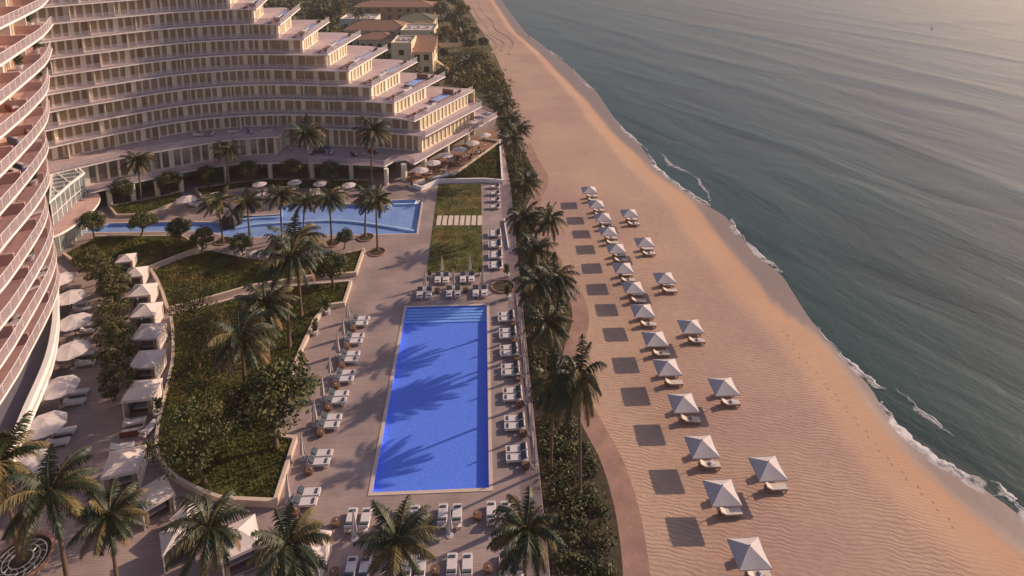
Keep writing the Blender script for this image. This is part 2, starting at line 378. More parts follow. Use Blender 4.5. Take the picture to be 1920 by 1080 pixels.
# ------------------------------------------------------------------ things
ORD = ['first', 'second', 'third', 'fourth', 'fifth', 'sixth', 'seventh', 'eighth', 'ninth', 'tenth', 'eleventh', 'twelfth', 'thirteenth', 'fourteenth', 'fifteenth', 'sixteenth', 'seventeenth', 'eighteenth', 'nineteenth', 'twentieth']
def tag(o, label=None, cat=None, group=None, kind=None):
    for k, v in (('label', label), ('category', cat), ('group', group), ('kind', kind)):
        if v: o[k] = v
    return o
def thing(name, label=None, cat=None, loc=(0, 0, 0), rz=0.0, group=None):
    o = bpy.data.objects.new(name, None); COL.objects.link(o); o.location = loc; o.rotation_euler = (0, 0, rz); o.empty_display_size = .2
    return tag(o, label, cat, group)
def tree_copy(o, parent=None):
    c = o.copy(); COL.objects.link(c); c.parent = parent
    for ch in o.children: tree_copy(ch, c)
    return c
class Kind:
    """one finished thing; put() moves it the first time and copies it with its parts afterwards"""
    def __init__(s, root): s.root = root; s.used = False
    def put(s, x, y, z=0.0, rz=0.0, label=None, group=None, sc=1.0):
        o = s.root if not s.used else tree_copy(s.root)
        s.used = True
        o.location = (x, y, z); o.rotation_euler = (0, 0, rz); o.scale = (sc, sc, sc) if not isinstance(sc, tuple) else sc
        tag(o, label, None, group); return o
def struct(mb, name, **k): o = mb.build(name, **k); o['kind'] = 'structure'; return o

# ================================================================== THE SETTING
# ---- shoreline, from the survey
water_px = [(940, 0), (985, 60), (1045, 105), (1075, 130), (1120, 172), (1155, 225), (1200, 270), (1225, 310), (1270, 350), (1330, 388), (1362, 405), (1400, 455), (1440, 495), (1468, 515), (1520, 600), (1580, 670), (1640, 735), (1644, 757), (1700, 820), (1780, 885), (1850, 915), (1920, 970), (2080, 1090)]
wet_px = [(925, 0), (965, 60), (1010, 98), (1050, 140), (1100, 190), (1140, 240), (1185, 285), (1222, 320), (1290, 372), (1340, 435), (1400, 508), (1450, 572), (1530, 632), (1590, 705), (1640, 775), (1700, 855), (1770, 925), (1850, 990), (1920, 1045), (2000, 1110)]
inner_px = [(868, 0), (905, 60), (925, 95), (940, 130), (958, 180), (968, 240)]
SEA_Z = -1.6
def by_y(pts, z, far, near):
    w = sorted([(p[1], p[0]) for p in GS(pts, z)] + far + near); return np.array([a for a, b in w]), np.array([b for a, b in w])
WY, WX = by_y(water_px, SEA_Z, [(420, 2), (700, -60), (1500, -260), (4000, -900)], [(20, 49), (-60, 56), (-400, 80)])
TY, TX = by_y(wet_px, -1.3, [(420, -2), (700, -64), (1500, -265), (4000, -905)], [(20, 41), (-60, 48), (-400, 72)])
IY, IX = by_y(inner_px, -.5, [(420, -30), (700, -95), (1500, -300), (4000, -950)], [(120, 4.9), (60, 4.9), (-400, 4.9)])
def sm(v, a, b):
    t = np.clip((v - a) / (b - a), 0, 1); return t * t * (3 - 2 * t)
def build_beach():
    ys = list(np.arange(-120, 150, 1.5)) + list(np.arange(150, 420, 4)) + list(np.geomspace(420, 4000, 30))
    vs = []; wet = []; N = 44
    for y in ys:
        xw = float(np.mean([np.interp(y + d, WY, WX) for d in (-1, 0, 1)])); xt = min(xw - 1.0, float(np.mean([np.interp(y + d, TY, TX) for d in (-1.5, 0, 1.5)]))); xi = float(np.interp(y, IY, IX))
        xt = max(xt, xi + 2)
        for j in range(N):
            s = j / (N - 1); s = s ** .9
            x = xi + (xw + 9 - xi) * s
            band = max(2.5, (xt - xi) * .16)
            if x < xt - band: z = -.5 - .12 * sm(x, xi, xt - band)
            elif x < xt: z = -.62 - .68 * (x - xt + band) / band
            elif x < xw: z = -1.3 - .3 * (x - xt) / (xw - xt)
            else: z = SEA_Z - .13 * (x - xw)
            z += .06 * math.sin(x * .31 + y * .17) * math.sin(y * .11 - x * .07) * (1 if x < xt - band else 0)
            vs.append((x, y, z))
            wv = float(sm(x, xt - .55 - .3 * math.sin(y * .23), xt + .9 + .3 * math.sin(y * .31)))
            dv = float(sm(x, xt - band * 1.5 + .8 * math.sin(y * .12), xt + .4)) * .72
            wet.append((wv, dv * (1 - wv), 0, 1))
    fs = []
    for i in range(len(ys) - 1):
        for j in range(N - 1):
            a = i * N + j; fs.append((a, a + 1, a + N + 1, a + N))
    me = bpy.data.meshes.new('beach'); me.from_pydata(vs, [], fs); me.update()
    at = me.color_attributes.new('wet', 'FLOAT_COLOR', 'POINT'); at.data.foreach_set('color', [c for w_ in wet for c in w_])
    me.materials.append(MATS['sand']); me.polygons.foreach_set('use_smooth', [True] * len(fs))
    o = bpy.data.objects.new('beach', me); COL.objects.link(o); o['kind'] = 'structure'; return o
beach = build_beach()
# ---- seabed / far ground, the land behind, the sea
q = MB(); q.add([(-6000, -500, -4.5), (7000, -500, -4.5), (7000, 8000, -4.5), (-6000, 8000, -4.5)], [(0, 1, 2, 3)], 'soil'); struct(q, 'ground')
landy = [-120, 0, 60, 120, 135, 150, 170, 200, 240, 280, 320, 354, 420, 700, 1500, 4000]
POOL = [(-9.9, 48.6), (.2, 48.6), (.2, 75.05), (-9.9, 75.05)]
lagoon_px = [(152, 437), (182, 436), (330, 434), (385, 432), (437, 447), (520, 443), (601, 441), (690, 440), (781, 438), (791, 374), (735, 376), (727, 386), (655, 383), (600, 378), (560, 379), (527, 384), (526, 402), (480, 405), (455, 404), (437, 412), (436, 420), (395, 417), (330, 416), (205, 419)]
LAG = GS(lagoon_px)
q = MB(); q.sheet([(float(np.interp(y, IY, IX)) + .05, y) for y in landy] + [(-3500, 4000), (-3500, -120)], -.52, 'land', [POOL, LAG]); struct(q, 'terrain')
def build_sea():
    # fine enough near the shore for the long low swells to be real relief
    ys = list(np.arange(-110, 420, 2.6)) + list(np.geomspace(422, 7500, 26)); N = 76; vs = []; fs = []
    ca, sa = math.cos(R(26)), math.sin(R(26))
    for y in ys:
        xw = float(np.interp(y, WY, WX)) - 6
        for j in range(N):
            s = j / (N - 1); x = xw + 190 * s if s < .9 else xw + 171 + (s - .9) * 10 * (6500)
            d = max(0.0, x - xw - 6); amp = .26 * min(1, d / 30.0) * (1 if d < 260 else 0) * (1 if y < 420 else 0)
            u = x * ca + y * sa * .9 + 5 * math.sin(y * .021 + 1) + 2.5 * math.sin(y * .055 + x * .03)
            f = math.sin(u * .30) + .5 * math.sin(u * .47 + 2 + y * .01)
            vs.append((x, y, SEA_Z + amp * (max(0, f) ** 1.6 * .55 - .1)))
    for i in range(len(ys) - 1):
        for j in range(N - 1): a = i * N + j; fs.append((a, a + 1, a + N + 1, a + N))
    q = MB(); q.add(vs, fs, 'sea'); return struct(q, 'sea', smooth=True)
build_sea()
# ---- foam: run-up lines at the water's edge and a second thin broken line outside
def foam(name, pts, wid, off, seed, dz=.03, z0=SEA_Z):
    rnd = random.Random(seed); L = smooth_line(pts, 8); n = len(L); vs = []; cov = []; K = 7
    o1 = offset(L, 1.0)
    for i, p in enumerate(L):
        nx, ny = o1[i][0] - p[0], o1[i][1] - p[1]; t = i / (n - 1); e = min(1, 5 * t, 5 * (1 - t))
        wd = 1.25 * wid * (.55 + .45 * math.sin(i * .37 + seed) * math.sin(i * .13)) * (.35 + .65 * e)
        jag = off + .16 * math.sin(i * .8 + seed) + .09 * math.sin(i * 2.1) + rnd.uniform(-.05, .05)
        for k in range(K):
            s = k / (K - 1); d = jag - s * wd
            vs.append((p[0] + nx * d, p[1] + ny * d, z0 + dz + .05 * math.sin(PI * s) + (.10 if s < .2 else 0) * (1 - s)))
            c = (1.0 if s < .18 else .95 - .75 * s) * (.55 + .45 * e) - (.4 if s > .95 else 0); cov.append(c)
    fs = [(i * K + k, i * K + k + 1, (i + 1) * K + k + 1, (i + 1) * K + k) for i in range(n - 1) for k in range(K - 1)]
    me = bpy.data.meshes.new(name); me.from_pydata(vs, [], fs); me.update()
    at = me.attributes.new('cover', 'FLOAT', 'POINT'); at.data.foreach_set('value', cov)
    me.materials.append(MATS['foam']); o = bpy.data.objects.new(name, me); COL.objects.link(o); o['kind'] = 'stuff'
    if o: return o
def fpx(l, z=SEA_Z): return [G(a, b, z) for a, b in l]
for i, (l, wd, of) in enumerate([
    ([(1030, 95), (1045, 105), (1056, 112)], 1.6, .2),
    ([(1075, 128), (1085, 148), (1100, 160), (1118, 170)], 1.2, .2),
    ([(1150, 222), (1165, 240), (1190, 262), (1213, 284)], 1.3, .3),
    ([(1212, 288), (1228, 312), (1250, 333), (1275, 352), (1300, 368), (1330, 388)], 2.4, .5),
    ([(1235, 285), (1262, 310), (1300, 330), (1318, 350), (1334, 378)], .9, .1),
    ([(1365, 408), (1385, 440), (1400, 458), (1440, 492), (1464, 512)], 1.5, .4),
    ([(1425, 530), (1450, 545), (1470, 556)], 1.2, .2),
    ([(1525, 614), (1560, 655), (1600, 690), (1630, 715), (1652, 734)], 1.5, .5),
    ([(1643, 754), (1665, 785), (1700, 822), (1745, 858), (1790, 885), (1850, 915)], 5.5, .6),
    ([(1680, 730), (1720, 765), (1765, 800), (1790, 828)], .7, .1),
    ([(1855, 905), (1885, 925), (1900, 945), (1935, 985), (1990, 1030)], 1.6, .4)]):
    foam('sea_foam', fpx(l), wd, of, i + 1)
# ---- tyre berms left on the far sand, and the footprints along the damp band
q = MB()
for l in ([(885, 5), (898, 30), (915, 50), (922, 65), (945, 78), (948, 85), (940, 95)], [(898, 5), (908, 25), (925, 40), (932, 55), (955, 70), (965, 80), (962, 90), (955, 102)], [(895, 45), (910, 62), (930, 78), (932, 90), (922, 100)]):
    big = l[0][0] < 900
    L = smooth_line(GS(l, -.55), 5)
    q.wall(L, -.75, -.45 if big else -.56, 1.2 if big else .5, 'sand')
q.v = [(x, y, z) for x, y, z in q.v]
struct(q, 'sand_ridge')
q = MB(); rnd = random.Random(5)
Lf = resample(smooth_line(GS([(1470, 620), (1500, 668), (1540, 710), (1590, 765), (1650, 840), (1700, 890), (1745, 935), (1790, 985)], -.75), 5), .8)
for i, p in enumerate(Lf):
    s = .16 if i % 2 else -.16; x, y = p[0] + s + rnd.uniform(-.05, .05), p[1]
    q.lathe([(.16, 0), (.13, .02), (.02, .012)], 'path', 7, (x, y, -.9), .6, 1.1)
# rest the prints on the sloping sand
dg = bpy.context.evaluated_depsgraph_get(); dg.update()
_bv = None
from mathutils.bvhtree import BVHTree
_bv = BVHTree.FromPolygons([v.co for v in beach.data.vertices], [tuple(p.vertices) for p in beach.data.polygons])
def sand_z(x, y):
    h = _bv.ray_cast(Vector((x, y, 20)), Vector((0, 0, -1))); return h[0].z if h[0] else -.6
for k in range(0, len(q.v), 21):
    zz = sand_z(q.v[k][0], q.v[k][1]) + .004
    for j in range(21): x, y, z = q.v[k + j]; q.v[k + j] = (x, y, zz + (z + .9))
o = q.build('footprints'); tag(o, kind='stuff')

# ---- deck with its two pools
deck = MB(); deck.sheet([(-130, -40), (4.75, -40), (4.75, 112), (3.7, 140), (2.5, 152), (-130, 152)], 0.0, 'deck_paving', [POOL, LAG])
deck.wall([(4.75, -40), (4.75, 112), (3.7, 140), (2.5, 152)], -.6, -.004, .12, 'coping', side=.06)
struct(deck, 'paved_deck')
def basin(name, poly, depth, tile, water, wz, cope=.32, label=None):
    a = sum(poly[i][0] * poly[(i + 1) % len(poly)][1] - poly[(i + 1) % len(poly)][0] * poly[i][1] for i in range(len(poly)))
    if a < 0: poly = poly[::-1]
    t = thing(name, label, 'pool', (poly[0][0], poly[0][1], 0)); ox, oy = poly[0]
    P2 = [(x - ox, y - oy) for x, y in poly]
    b = MB(); b.sheet(P2, -depth, tile); k = len(P2)
    b.add([(x, y, -depth) for x, y in P2] + [(x, y, .0) for x, y in P2], [(i, k + i, k + (i + 1) % k, (i + 1) % k) for i in range(k)], tile); b.build('basin', t)
    c = MB(); c.wall(P2, .003, .045, cope, 'coping', closed=True, side=-cope / 2); c.build('coping', t)
    w_ = MB(); w_.sheet(P2, wz, water); w_.build('water_surface', t)
    return t, P2
pool, P2 = basin('swimming_pool', POOL, .55, 'pool_tile', 'pool_water', -.07, label='large rectangular bright blue swimming pool in the middle of the paved deck')
st = MB()
for i in range(5): st.box(5.05, 26.45 - .26 - i * .5, -.55 + (.4 - i * .075) / 2, 10.0, .5, .4 - i * .075, 'pool_shallow')
st.build('steps', pool)
lag, LP = basin('lagoon_pool', LAG, .5, 'lagoon_tile', 'pool_water', -.06, .28, label='long irregular lagoon pool with pale curved underwater steps between palms and hotel')
ox, oy = lag.location[0], lag.location[1]
for l in ([(441, 425), (480, 418), (526, 415), (601, 411), (640, 411), (683, 415), (730, 422), (776, 430)], [(455, 409), (490, 405), (523, 403), (526, 392)], [(728, 388), (735, 381), (760, 380), (786, 379)]):
    s = MB(); s.wall([(x - ox, y - oy) for x, y in smooth_line(GS(l), 5)], -.5, -.16, .42, 'lagoon_step'); s.build('underwater_step', lag)

# ---- lawns: raised beds with pale kerb walls
RL = []  # lawn polygons for the grass
def lawn_bed(poly, z, name='lawn'):
    b = MB(); b.prism(poly, -.3, z, 'soil', 'grass_blade'); o = struct(b, name); RL.append((poly, z)); return o
def kerb(line, label, z1=.5, th=.34, m='coping', group=None, z0=-.1):
    c = line[0]; b = MB(); b.wall([(x - c[0], y - c[1]) for x, y in line], z0, z1, th, m); o = b.build('garden_wall', loc=(c[0], c[1], 0)); tag(o, label, 'wall', group); return o
LA = GS([(822, 346), (902, 345), (905, 511), (800, 511)]); b = MB(); b.prism(LA, -.2, .03, 'soil', 'grass_blade'); struct(b, 'lawn'); RL.append((LA, .03))
t = None
for i in range(8):
    px = 823.0 + i * 10.9; a = G(px, 414); s = MB(); s.box(0, 0, 0, .72, 3.3, .06, 'stone_slab', -.02); s.box(0, 0, .032, .66, 3.24, .012, 'stone_slab', -.02)
    o = s.build('stepping_slab', loc=(a[0], a[1], .06)); tag(o, 'pale rectangular stepping slab across the upper lawn, ' + ORD[i] + ' from the left', 'paving slab', 'stepping slabs across the lawn')
LB = GS([(790, 352), (818, 339), (848, 331), (936, 272), (941, 341), (906, 340), (822, 342)]); lawn_bed(LB, .3)
kerb(GS([(850, 330), (768, 350), (790, 357), (822, 343), (906, 341), (942, 344), (937, 268)]), 'low white zigzag wall around the small lawn below the cafe terrace', .75, .3, 'fascia_white')
LC = GS([(121, 481), (182, 449), (342, 447), (373, 467), (275, 506), (230, 500), (154, 505)]); lawn_bed(LC, .35)
kerb(GS([(275, 508), (373, 470)]), 'pale straight wall along the lower edge of the upper left lawn', .6)
kerb(GS([(119, 480), (154, 507), (205, 497)]), 'pale angled wall at the left corner of the upper left lawn', .6)
kerb(GS([(182, 447), (342, 446), (374, 467)]), 'low kerb on the pool side of the upper left lawn', .45, .25)
LD = GS([(284, 512), (340, 490), (390, 475), (420, 480), (450, 487), (520, 491), (600, 487), (680, 473), (666, 515), (570, 524), (470, 540), (400, 560), (316, 584), (306, 555), (295, 530)]); lawn_bed(LD, .35)
kerb(GS([(283, 511), (295, 530), (306, 556), (315, 585), (400, 562), (470, 542), (570, 525), (667, 517), (682, 472)]), 'long pale wall wrapping the lower side of the middle lawn', .6)
kerb(smooth_line(GS([(291, 509), (340, 489), (390, 474), (430, 482), (470, 489), (520, 492), (600, 488), (680, 473)]), 3), 'thin pale kerb on the upper side of the middle lawn', .45, .22)
LEpx = [(322, 596), (400, 578), (460, 561), (555, 543), (658, 534), (645, 573), (612, 578), (590, 606), (565, 660), (541, 718), (508, 822), (553, 829), (516, 946), (430, 942), (370, 920), (322, 892), (298, 850), (300, 800), (314, 735), (325, 680), (326, 630)]
LE = GS(LEpx); lawn_bed(LE, .4)
kerb(GS([(322, 596), (400, 577), (460, 560), (555, 542), (658, 533), (645, 574), (612, 579)]), 'pale wall along the upper edge of the large planted lawn', .6, .32)
kerb(GS([(611, 580), (590, 607), (565, 661), (541, 719)]), 'bright pale wall between the large lawn and the potted trees', .65)
kerb(GS([(508, 824), (554, 830), (516, 949), (430, 945)]), 'pale wall at the lower right corner of the large lawn', .65)
kerb(smooth_line(GS([(430, 945), (370, 923), (321, 893), (296, 850), (298, 800), (313, 735), (324, 680), (325, 630), (321, 597)]), 5), 'long curved grey stone kerb on the cabana side of the large lawn', .5, .3, 'stone_slab')
LF = GS([(207, 391), (219, 405), (272, 404), (329, 382), (340, 364), (290, 376)]); lawn_bed(LF, .35)
kerb(GS([(340, 362), (290, 375), (206, 391), (219, 407), (272, 406), (330, 383)]), 'pale wall of the triangular planter in front of the hotel columns', .5, .3)
LG = GS([(367, 358), (378, 369), (447, 356), (560, 352), (690, 353), (690, 343), (560, 341), (504, 341), (440, 347)]); lawn_bed(LG, .35)
kerb(GS([(690, 342), (560, 340), (504, 340), (440, 346), (367, 357), (378, 371), (447, 358), (560, 354)]), 'pale wall of the long planter between lagoon pool and hotel', .5, .3)
# ---- planting bed and beach path on the sand side of the deck
pathc = [(985, 270), (1003, 305), (1018, 335), (1008, 368), (996, 400), (1010, 440), (1035, 482), (1064, 530), (1084, 570), (1088, 605), (1078, 642), (1072, 678), (1084, 740), (1112, 800), (1145, 862), (1168, 930), (1183, 1000), (1193, 1080), (1200, 1180)]
PC = smooth_line(GS(pathc, -.5) + [(10.5, 20), (10.8, 0), (10.4, -40), (10.8, -100)], 5)
q = MB(); q.wall(PC, -.8, -.43, 2.15, 'path'); struct(q, 'beach_path')
bed = [p for p in offset(PC, -1.0)]
bedp = [(4.9, 133)] + [p for p in bed if -30 < p[1] < 133] + [(4.9, -30)]
q = MB(); q.prism(bedp, -.8, -.36, 'soil'); struct(q, 'planting_bed')

# ================================================================== THE CURVED HOTEL
def FZ(k): return 3.4 if k == 2 else 7.4 + 2.85 * (k - 3)
FR = smooth_line([(-85, 78), (-83, 87), (-78.5, 97.5), (-72, 106.6), (-66, 111.9), (-59.3, 117.2), (-54, 120.1), (-47.4, 121.9), (-41, 122.5), (-35, 122.2), (-28, 121.5), (-22, 120.7), (-16, 119.0), (-9, 116.6)], 6)
TIP = {4: (-12.9, 117.3), 5: (-16.8, 119.7), 6: (-21.1, 120.9), 7: (-25.4, 122.0), 8: (-29.7, 123.8), 9: (-34.3, 124.9), 10: (-38.6, 124.9), 11: (-43.2, 125.7), 12: (-47.6, 126.0), 13: (-52, 125.9), 14: (-56.5, 125), 15: (-61, 123.5)}
BCK = {3: (-.2, 135.2), 4: (-2.2, 137.1), 5: (-8.2, 138.8), 6: (-14.4, 141.0), 7: (-20.8, 141.2), 8: (-26.8, 143.1), 9: (-33.8, 144.2), 10: (-40.3, 145.3), 11: (-46.5, 145.5), 12: (-52, 145), 13: (-57.5, 143.5), 14: (-63, 141), 15: (-68.5, 137)}
TIP[3] = (-10.9, 117.0)
BACK = smooth_line([(-99, 78), (-98, 92), (-93, 106), (-86, 120), (-76, 131.5), (-66, 139), (-55, 144), (-45, 146.3), (-34, 146), (-22, 143.5), (-10, 140.5), (-2, 138)], 4)
def front(k, cut=None):
    """slab edge of level k, from the left end to the tip"""
    out = []; up = max(0, k - 4)
    for x, y in FR:
        f = .62 * up * (1 if x < -46 else max(.12, (-18 - x) / 28 * .9 + .12)); cx, cy = x + 42, y - 60; l = math.hypot(cx, cy)
        out.append((x + cx / l * f, y + cy / l * f))
    tx, ty = TIP[k]; out = [p for p in out if p[0] < tx - 2.2]; out.append((tx, ty)); return smooth_line(out, 1)
def plan(k, inset_e=0.0, rec=0.0):
    f = front(k); T = TIP[k]; B = BCK[k]; b = [p for p in BACK if p[0] < B[0] - 3]
    if rec: f = offset(f, rec)
    return f, T, B, b
hotel = thing('curved_hotel', 'large curved white hotel with stepped roof terraces at its right end', 'hotel', (-40, 120, 0))
HX, HY = -40.0, 120.0
def loc_(l): return [(x - HX, y - HY) for x, y in l]
def hpart(mb, name, **k):
    mb.v = [(x - HX, y - HY, z) for x, y, z in mb.v]; return mb.build(name, hotel, **k)
b_rest = None
win_spots = []   # every window: (distance, x, y, z, rot, width class)
def storey(line, k, z0, z1, pitch, thick_every, pale=False, pw=.32, lintel=.12, wide=None, mname='pier_cream'):
    """wall of one storey: piers, lintel and sill; the windows go between the piers"""
    L = resample(line, pitch); b = MB(); n = len(L)
    for i, p in enumerate(L):
        a = L[max(i - 1, 0)]; c = L[min(i + 1, n - 1)]; rz = math.atan2(c[1] - a[1], c[0] - a[0]); tk = (thick_every and i % thick_every == 0)
        b.box(p[0], p[1], (z0 + z1) / 2, .85 if tk else pw, .5 if tk else .34, z1 - z0, mname, rz)
    for i in range(n - 1):
        p, c = L[i], L[i + 1]; rz = math.atan2(c[1] - p[1], c[0] - p[0]); d = math.dist(p, c)
        b.box((p[0] + c[0]) / 2, (p[1] + c[1]) / 2, z1 - lintel / 2 - .003, d + .02, .26, lintel, mname, rz)
        b.box((p[0] + c[0]) / 2, (p[1] + c[1]) / 2, z0 + .06, d + .02, .28, .12, mname, rz)
        mx, my = (p[0] + c[0]) / 2, (p[1] + c[1]) / 2
        win_spots.append((math.dist((mx, my, z0 + 1), (0, 0, 50)), mx - math.sin(rz) * .05, my + math.cos(rz) * .05, z0 + .1, rz, d, z1 - z0 - lintel - .08, pale))
    return b
fL = smooth_line([(-84, 76), (-80, 86), (-74.5, 96), (-70, 101.5), (-66, 105.2), (-61.9, 108.6), (-54.4, 112.8), (-46, 116.9), (-38.1, 118.0)], 5)
for k in range(2, 16):
    z = FZ(k)
    # slab
    if k == 2:
        f2 = smooth_line([(-84, 72), (-80, 82), (-74, 93), (-68.5, 100.2), (-62.9, 105.1), (-55, 110.6), (-50, 113.2), (-45.4, 114.8), (-38, 115.1), (-30, 114.6), (-23, 113.7), (-17.9, 112.6)], 5)
        f2 += [(-16.6, 115.0), (-14.6, 115.6), (-12.7, 113.4), (3.1, 140.4), (-1, 146)]
        poly = f2 + BACK[::-1][3:]
        edge = f2
    elif k == 3:
        f3 = fL + smooth_line([(-38.6, 122.9), (-31.5, 122.3), (-22.4, 120.4), (-16, 118.6), (-10.9, 116.9)], 4)
        poly = f3 + [(-.2, 135.2), (-1.5, 138.0)] + BACK[::-1][3:]
        edge = f3 + [(-.2, 135.2), (-1.5, 138.0)]
    else:
        f, T, B, bk = plan(k); bx = B[0] - (B[0] - T[0]) * 0 - 2
        edge = f + [B]; poly = f + [B] + bk[::-1]
    b = MB(); b.prism(poly, z - .22, z, 'fascia_white', 'balcony_floor', 'soffit'); hpart(b, 'floor_slab')
    # glass balustrade standing just inside the slab edge
    e2 = offset(edge, .12); b = MB(); b.wall(e2, z + .06, z + 1.0, .03, 'rail_glass'); rail = hpart(b, 'glass_balustrade')
    b = MB(); b.wall(e2, z + 1.0, z + 1.04, .06, 'pale_metal')
    for i, p in enumerate(resample(e2, 4.0)): b.box(p[0], p[1], z + .52, .045, .045, 1.0, 'pale_metal')
    hr = hpart(b, 'handrail'); hr.parent = rail
    # storey wall between this slab and the next
    if k == 15:
        f, T, B, bk = plan(15); f = offset(f, 2.4); b = storey([p for p in f if p[0] < T[0] - 1] , k, z, z + 2.55, 1.6, 5); hpart(b, 'wall')
        b = MB(); b.prism([p for p in f if p[0] < T[0] - 1] + bk[::-1], z + 2.55, z + 2.9, 'fascia_white'); hpart(b, 'roof'); continue
    z1 = FZ(k + 1) - .22
    if k == 2:
        wl = offset(fL[2:], 1.6); wl = [p for p in wl if p[0] < -39.5] + [(-39.4, 119.2)]
        hpart(storey(wl, k, z, z1, 1.6, 4, pale=None, lintel=.35), 'wall')
        hpart(storey([(-39.4, 119.6), (-38.9, 124.2)], k, z, z1, 2.2, 0, pale=True), 'wall')
        hpart(storey([(-38.6, 124.6), (-32.1, 123.6), (-23.6, 122.6), (-17, 120.9), (-12.1, 119.5)], k, z, z1, 1.5, 6, pale=False), 'wall')
        hpart(storey([(-12.06, 119.5), (-3.2, 134.2)], k, z, z1, 1.45, 0, pale=True), 'wall')
    elif k == 3:
        f = offset(front(4), 1.7); f = [p for p in f if p[0] < -14.5] + [(-12.1, 119.6)]
        hpart(storey([p for p in f if p[0] < -36], k, z, z1, 1.36, 5), 'wall')
        hpart(storey([p for p in f if p[0] > -37.5], k, z, z1, 1.9, 3), 'wall')
        hpart(storey([(-12.06, 119.6), (-3.6, 136)], k, z, z1, 1.45, 0, pale=True), 'wall')
    else:
        up = k + 1; T1, B1 = TIP[up], BCK[up]; ex, ey = B1[0] - T1[0], B1[1] - T1[1]; l = math.hypot(ex, ey); ex /= l; ey /= l; nx, ny = -ey, ex
        c0 = (T1[0] + nx * .9 + ex * 1.4, T1[1] + ny * .9 + ey * 1.4); c1 = (T1[0] + nx * .9 + ex * l * .62, T1[1] + ny * .9 + ey * l * .62)
        f = offset(front(up), 1.35); f = [p for p in f if p[0] < c0[0] - .8] + [c0]
        sp = -38 - 1.2 * (k - 4) if k < 9 else -200
        A = [p for p in f if p[0] < max(sp, -200)]; Bq = [p for p in f if p[0] >= sp]
        if k >= 9: A, Bq = f, []
        elif A: Bq = [A[-1]] + Bq
        if len(A) > 1: hpart(storey(A, k, z, z1, 1.36, 5), 'wall')
        if len(Bq) > 1: hpart(storey(Bq, k, z, z1, 2.1, 2 if k < 7 else 3, wide=True, pw=.10), 'wall')
        hpart(storey([c0, c1], k, z, z1, 1.5, 4, pale=True), 'wall')
        # blank rear end wall closes the storey
        b = MB(); b.wall([c1, (c1[0] + nx * 16, c1[1] + ny * 16)], z, z1, .3, 'pier_cream'); hpart(b, 'end_wall')
    # party walls between the balconies
    if 3 <= k <= 12:
        f = front(k + 1); g = resample(f, 6.8)
        for i in range(1, len(g) - 1):
            b = MB() if k < 9 or b_rest is None else b_rest
            a, c = g[i - 1], g[i + 1]; t_ = math.atan2(c[1] - a[1], c[0] - a[0]); nx, ny = -math.sin(t_), math.cos(t_)
            b.box(g[i][0] + nx * .85, g[i][1] + ny * .85, (z + z1) / 2, .16, .9, z1 - z, 'pier_cream', t_)
            if k < 9: hpart(b, 'balcony_partition')
            else: b_rest = b
    if k == 13: o = hpart(b_rest, 'balcony_partition'); o['kind'] = 'stuff'
# windows: the hundred nearest are parts of their own, all others one part
def window_mesh(wd, h, pale):
    b = MB(); cm = 'lobby_glass' if pale is None else ('window_curtain_pale' if pale else 'window_curtain')
    b.box(0, 0, h / 2, wd - .24, .05, h, cm); fr = 'white_render'
    b.box(0, -.04, h * .04, wd - .24, .05, .07, fr); b.box(0, -.04, h - .04, wd - .24, .05, .07, fr)
    for s in (-1, 1): b.box(s * (wd / 2 - .18), -.04, h / 2, .06, .05, h - .14, fr)
    return b
win_spots.sort(key=lambda s: (-(.5 if s[7] is None else 0), s[0]))
cache = {}
rest = MB()
for i, s in enumerate(win_spots):
    key = (round(s[5] / .25), round(s[6] / .2), s[7]); d, x, y, z, rz, wd, h, pale = s
    if i < 98:
        if key not in cache: cache[key] = window_mesh(s[5], s[6], pale).build('window', hotel)
        else: o = cache[key].copy(); COL.objects.link(o); o.parent = hotel; cache[key] = o
        o = cache[key]; o.location = (x - HX, y - HY, z); o.rotation_euler = (0, 0, rz)
    else:
        b = window_mesh(wd, h, pale); c, n = math.cos(rz), math.sin(rz)
        for j, name in enumerate(b.mats):
            vs = [(x + v[0] * c - v[1] * n, y + v[0] * n + v[1] * c, z + v[2]) for v in b.v]
            fs = [f for f, mm in zip(b.f, b.m) if mm == j]
            rest.add(vs if j == 0 else vs, fs, name)
o = hpart(rest, 'windows'); o['kind'] = 'stuff'
# columns under the first floor
for px, py in [(207, 386), (251, 377), (296, 366), (341, 359), (426, 342), (508, 338), (586, 337), (659, 335), (725, 346), (758, 337), (795, 322), (838, 296), (876, 275)]:
    x, y = G(px, py); b = MB(); r = .42 if px < 750 else .55; b.lathe([(r, 0), (r, 3.08)], 'pier_cream', 14, (x, y, 0)); hpart(b, 'column', smooth=False)
gw = offset(f2[8:-5], 6.0)
hpart(storey(gw, 1, 0, 3.1, 1.9, 5, pale=False), 'lobby_wall') if False else None
b = MB(); b.wall(gw, 0, 3.08, .2, 'lobby_glass')
for i, p in enumerate(resample(gw, 2.0)): b.box(p[0], p[1], 1.5, .18, .5, 3.0, 'timber' if i % 5 else 'pier_cream')
hpart(b, 'lobby_wall')
b = MB(); b.wall([(-16.5, 119.5), (-13.2, 121.5), (-3.0, 139)], 0, 3.08, .2, 'lobby_glass')
for i, p in enumerate(resample([(-16.5, 119.5), (-13.2, 121.5), (-3.0, 139)], 2.2)): b.box(p[0], p[1], 1.5, .3, .3, 3.0, 'timber')
hpart(b, 'lobby_wall')
b = MB()   # inner partitions and rear wall of the ground floor so that nothing is hollow
b.wall([(-70, 112), (-55, 125), (-40, 130), (-20, 128), (-6, 138)], 0, 3.08, .3, 'house_cream'); hpart(b, 'rear_wall')
b = MB(); b.wall(BACK, 0, FZ(4), .4, 'house_cream'); hpart(b, 'rear_wall')
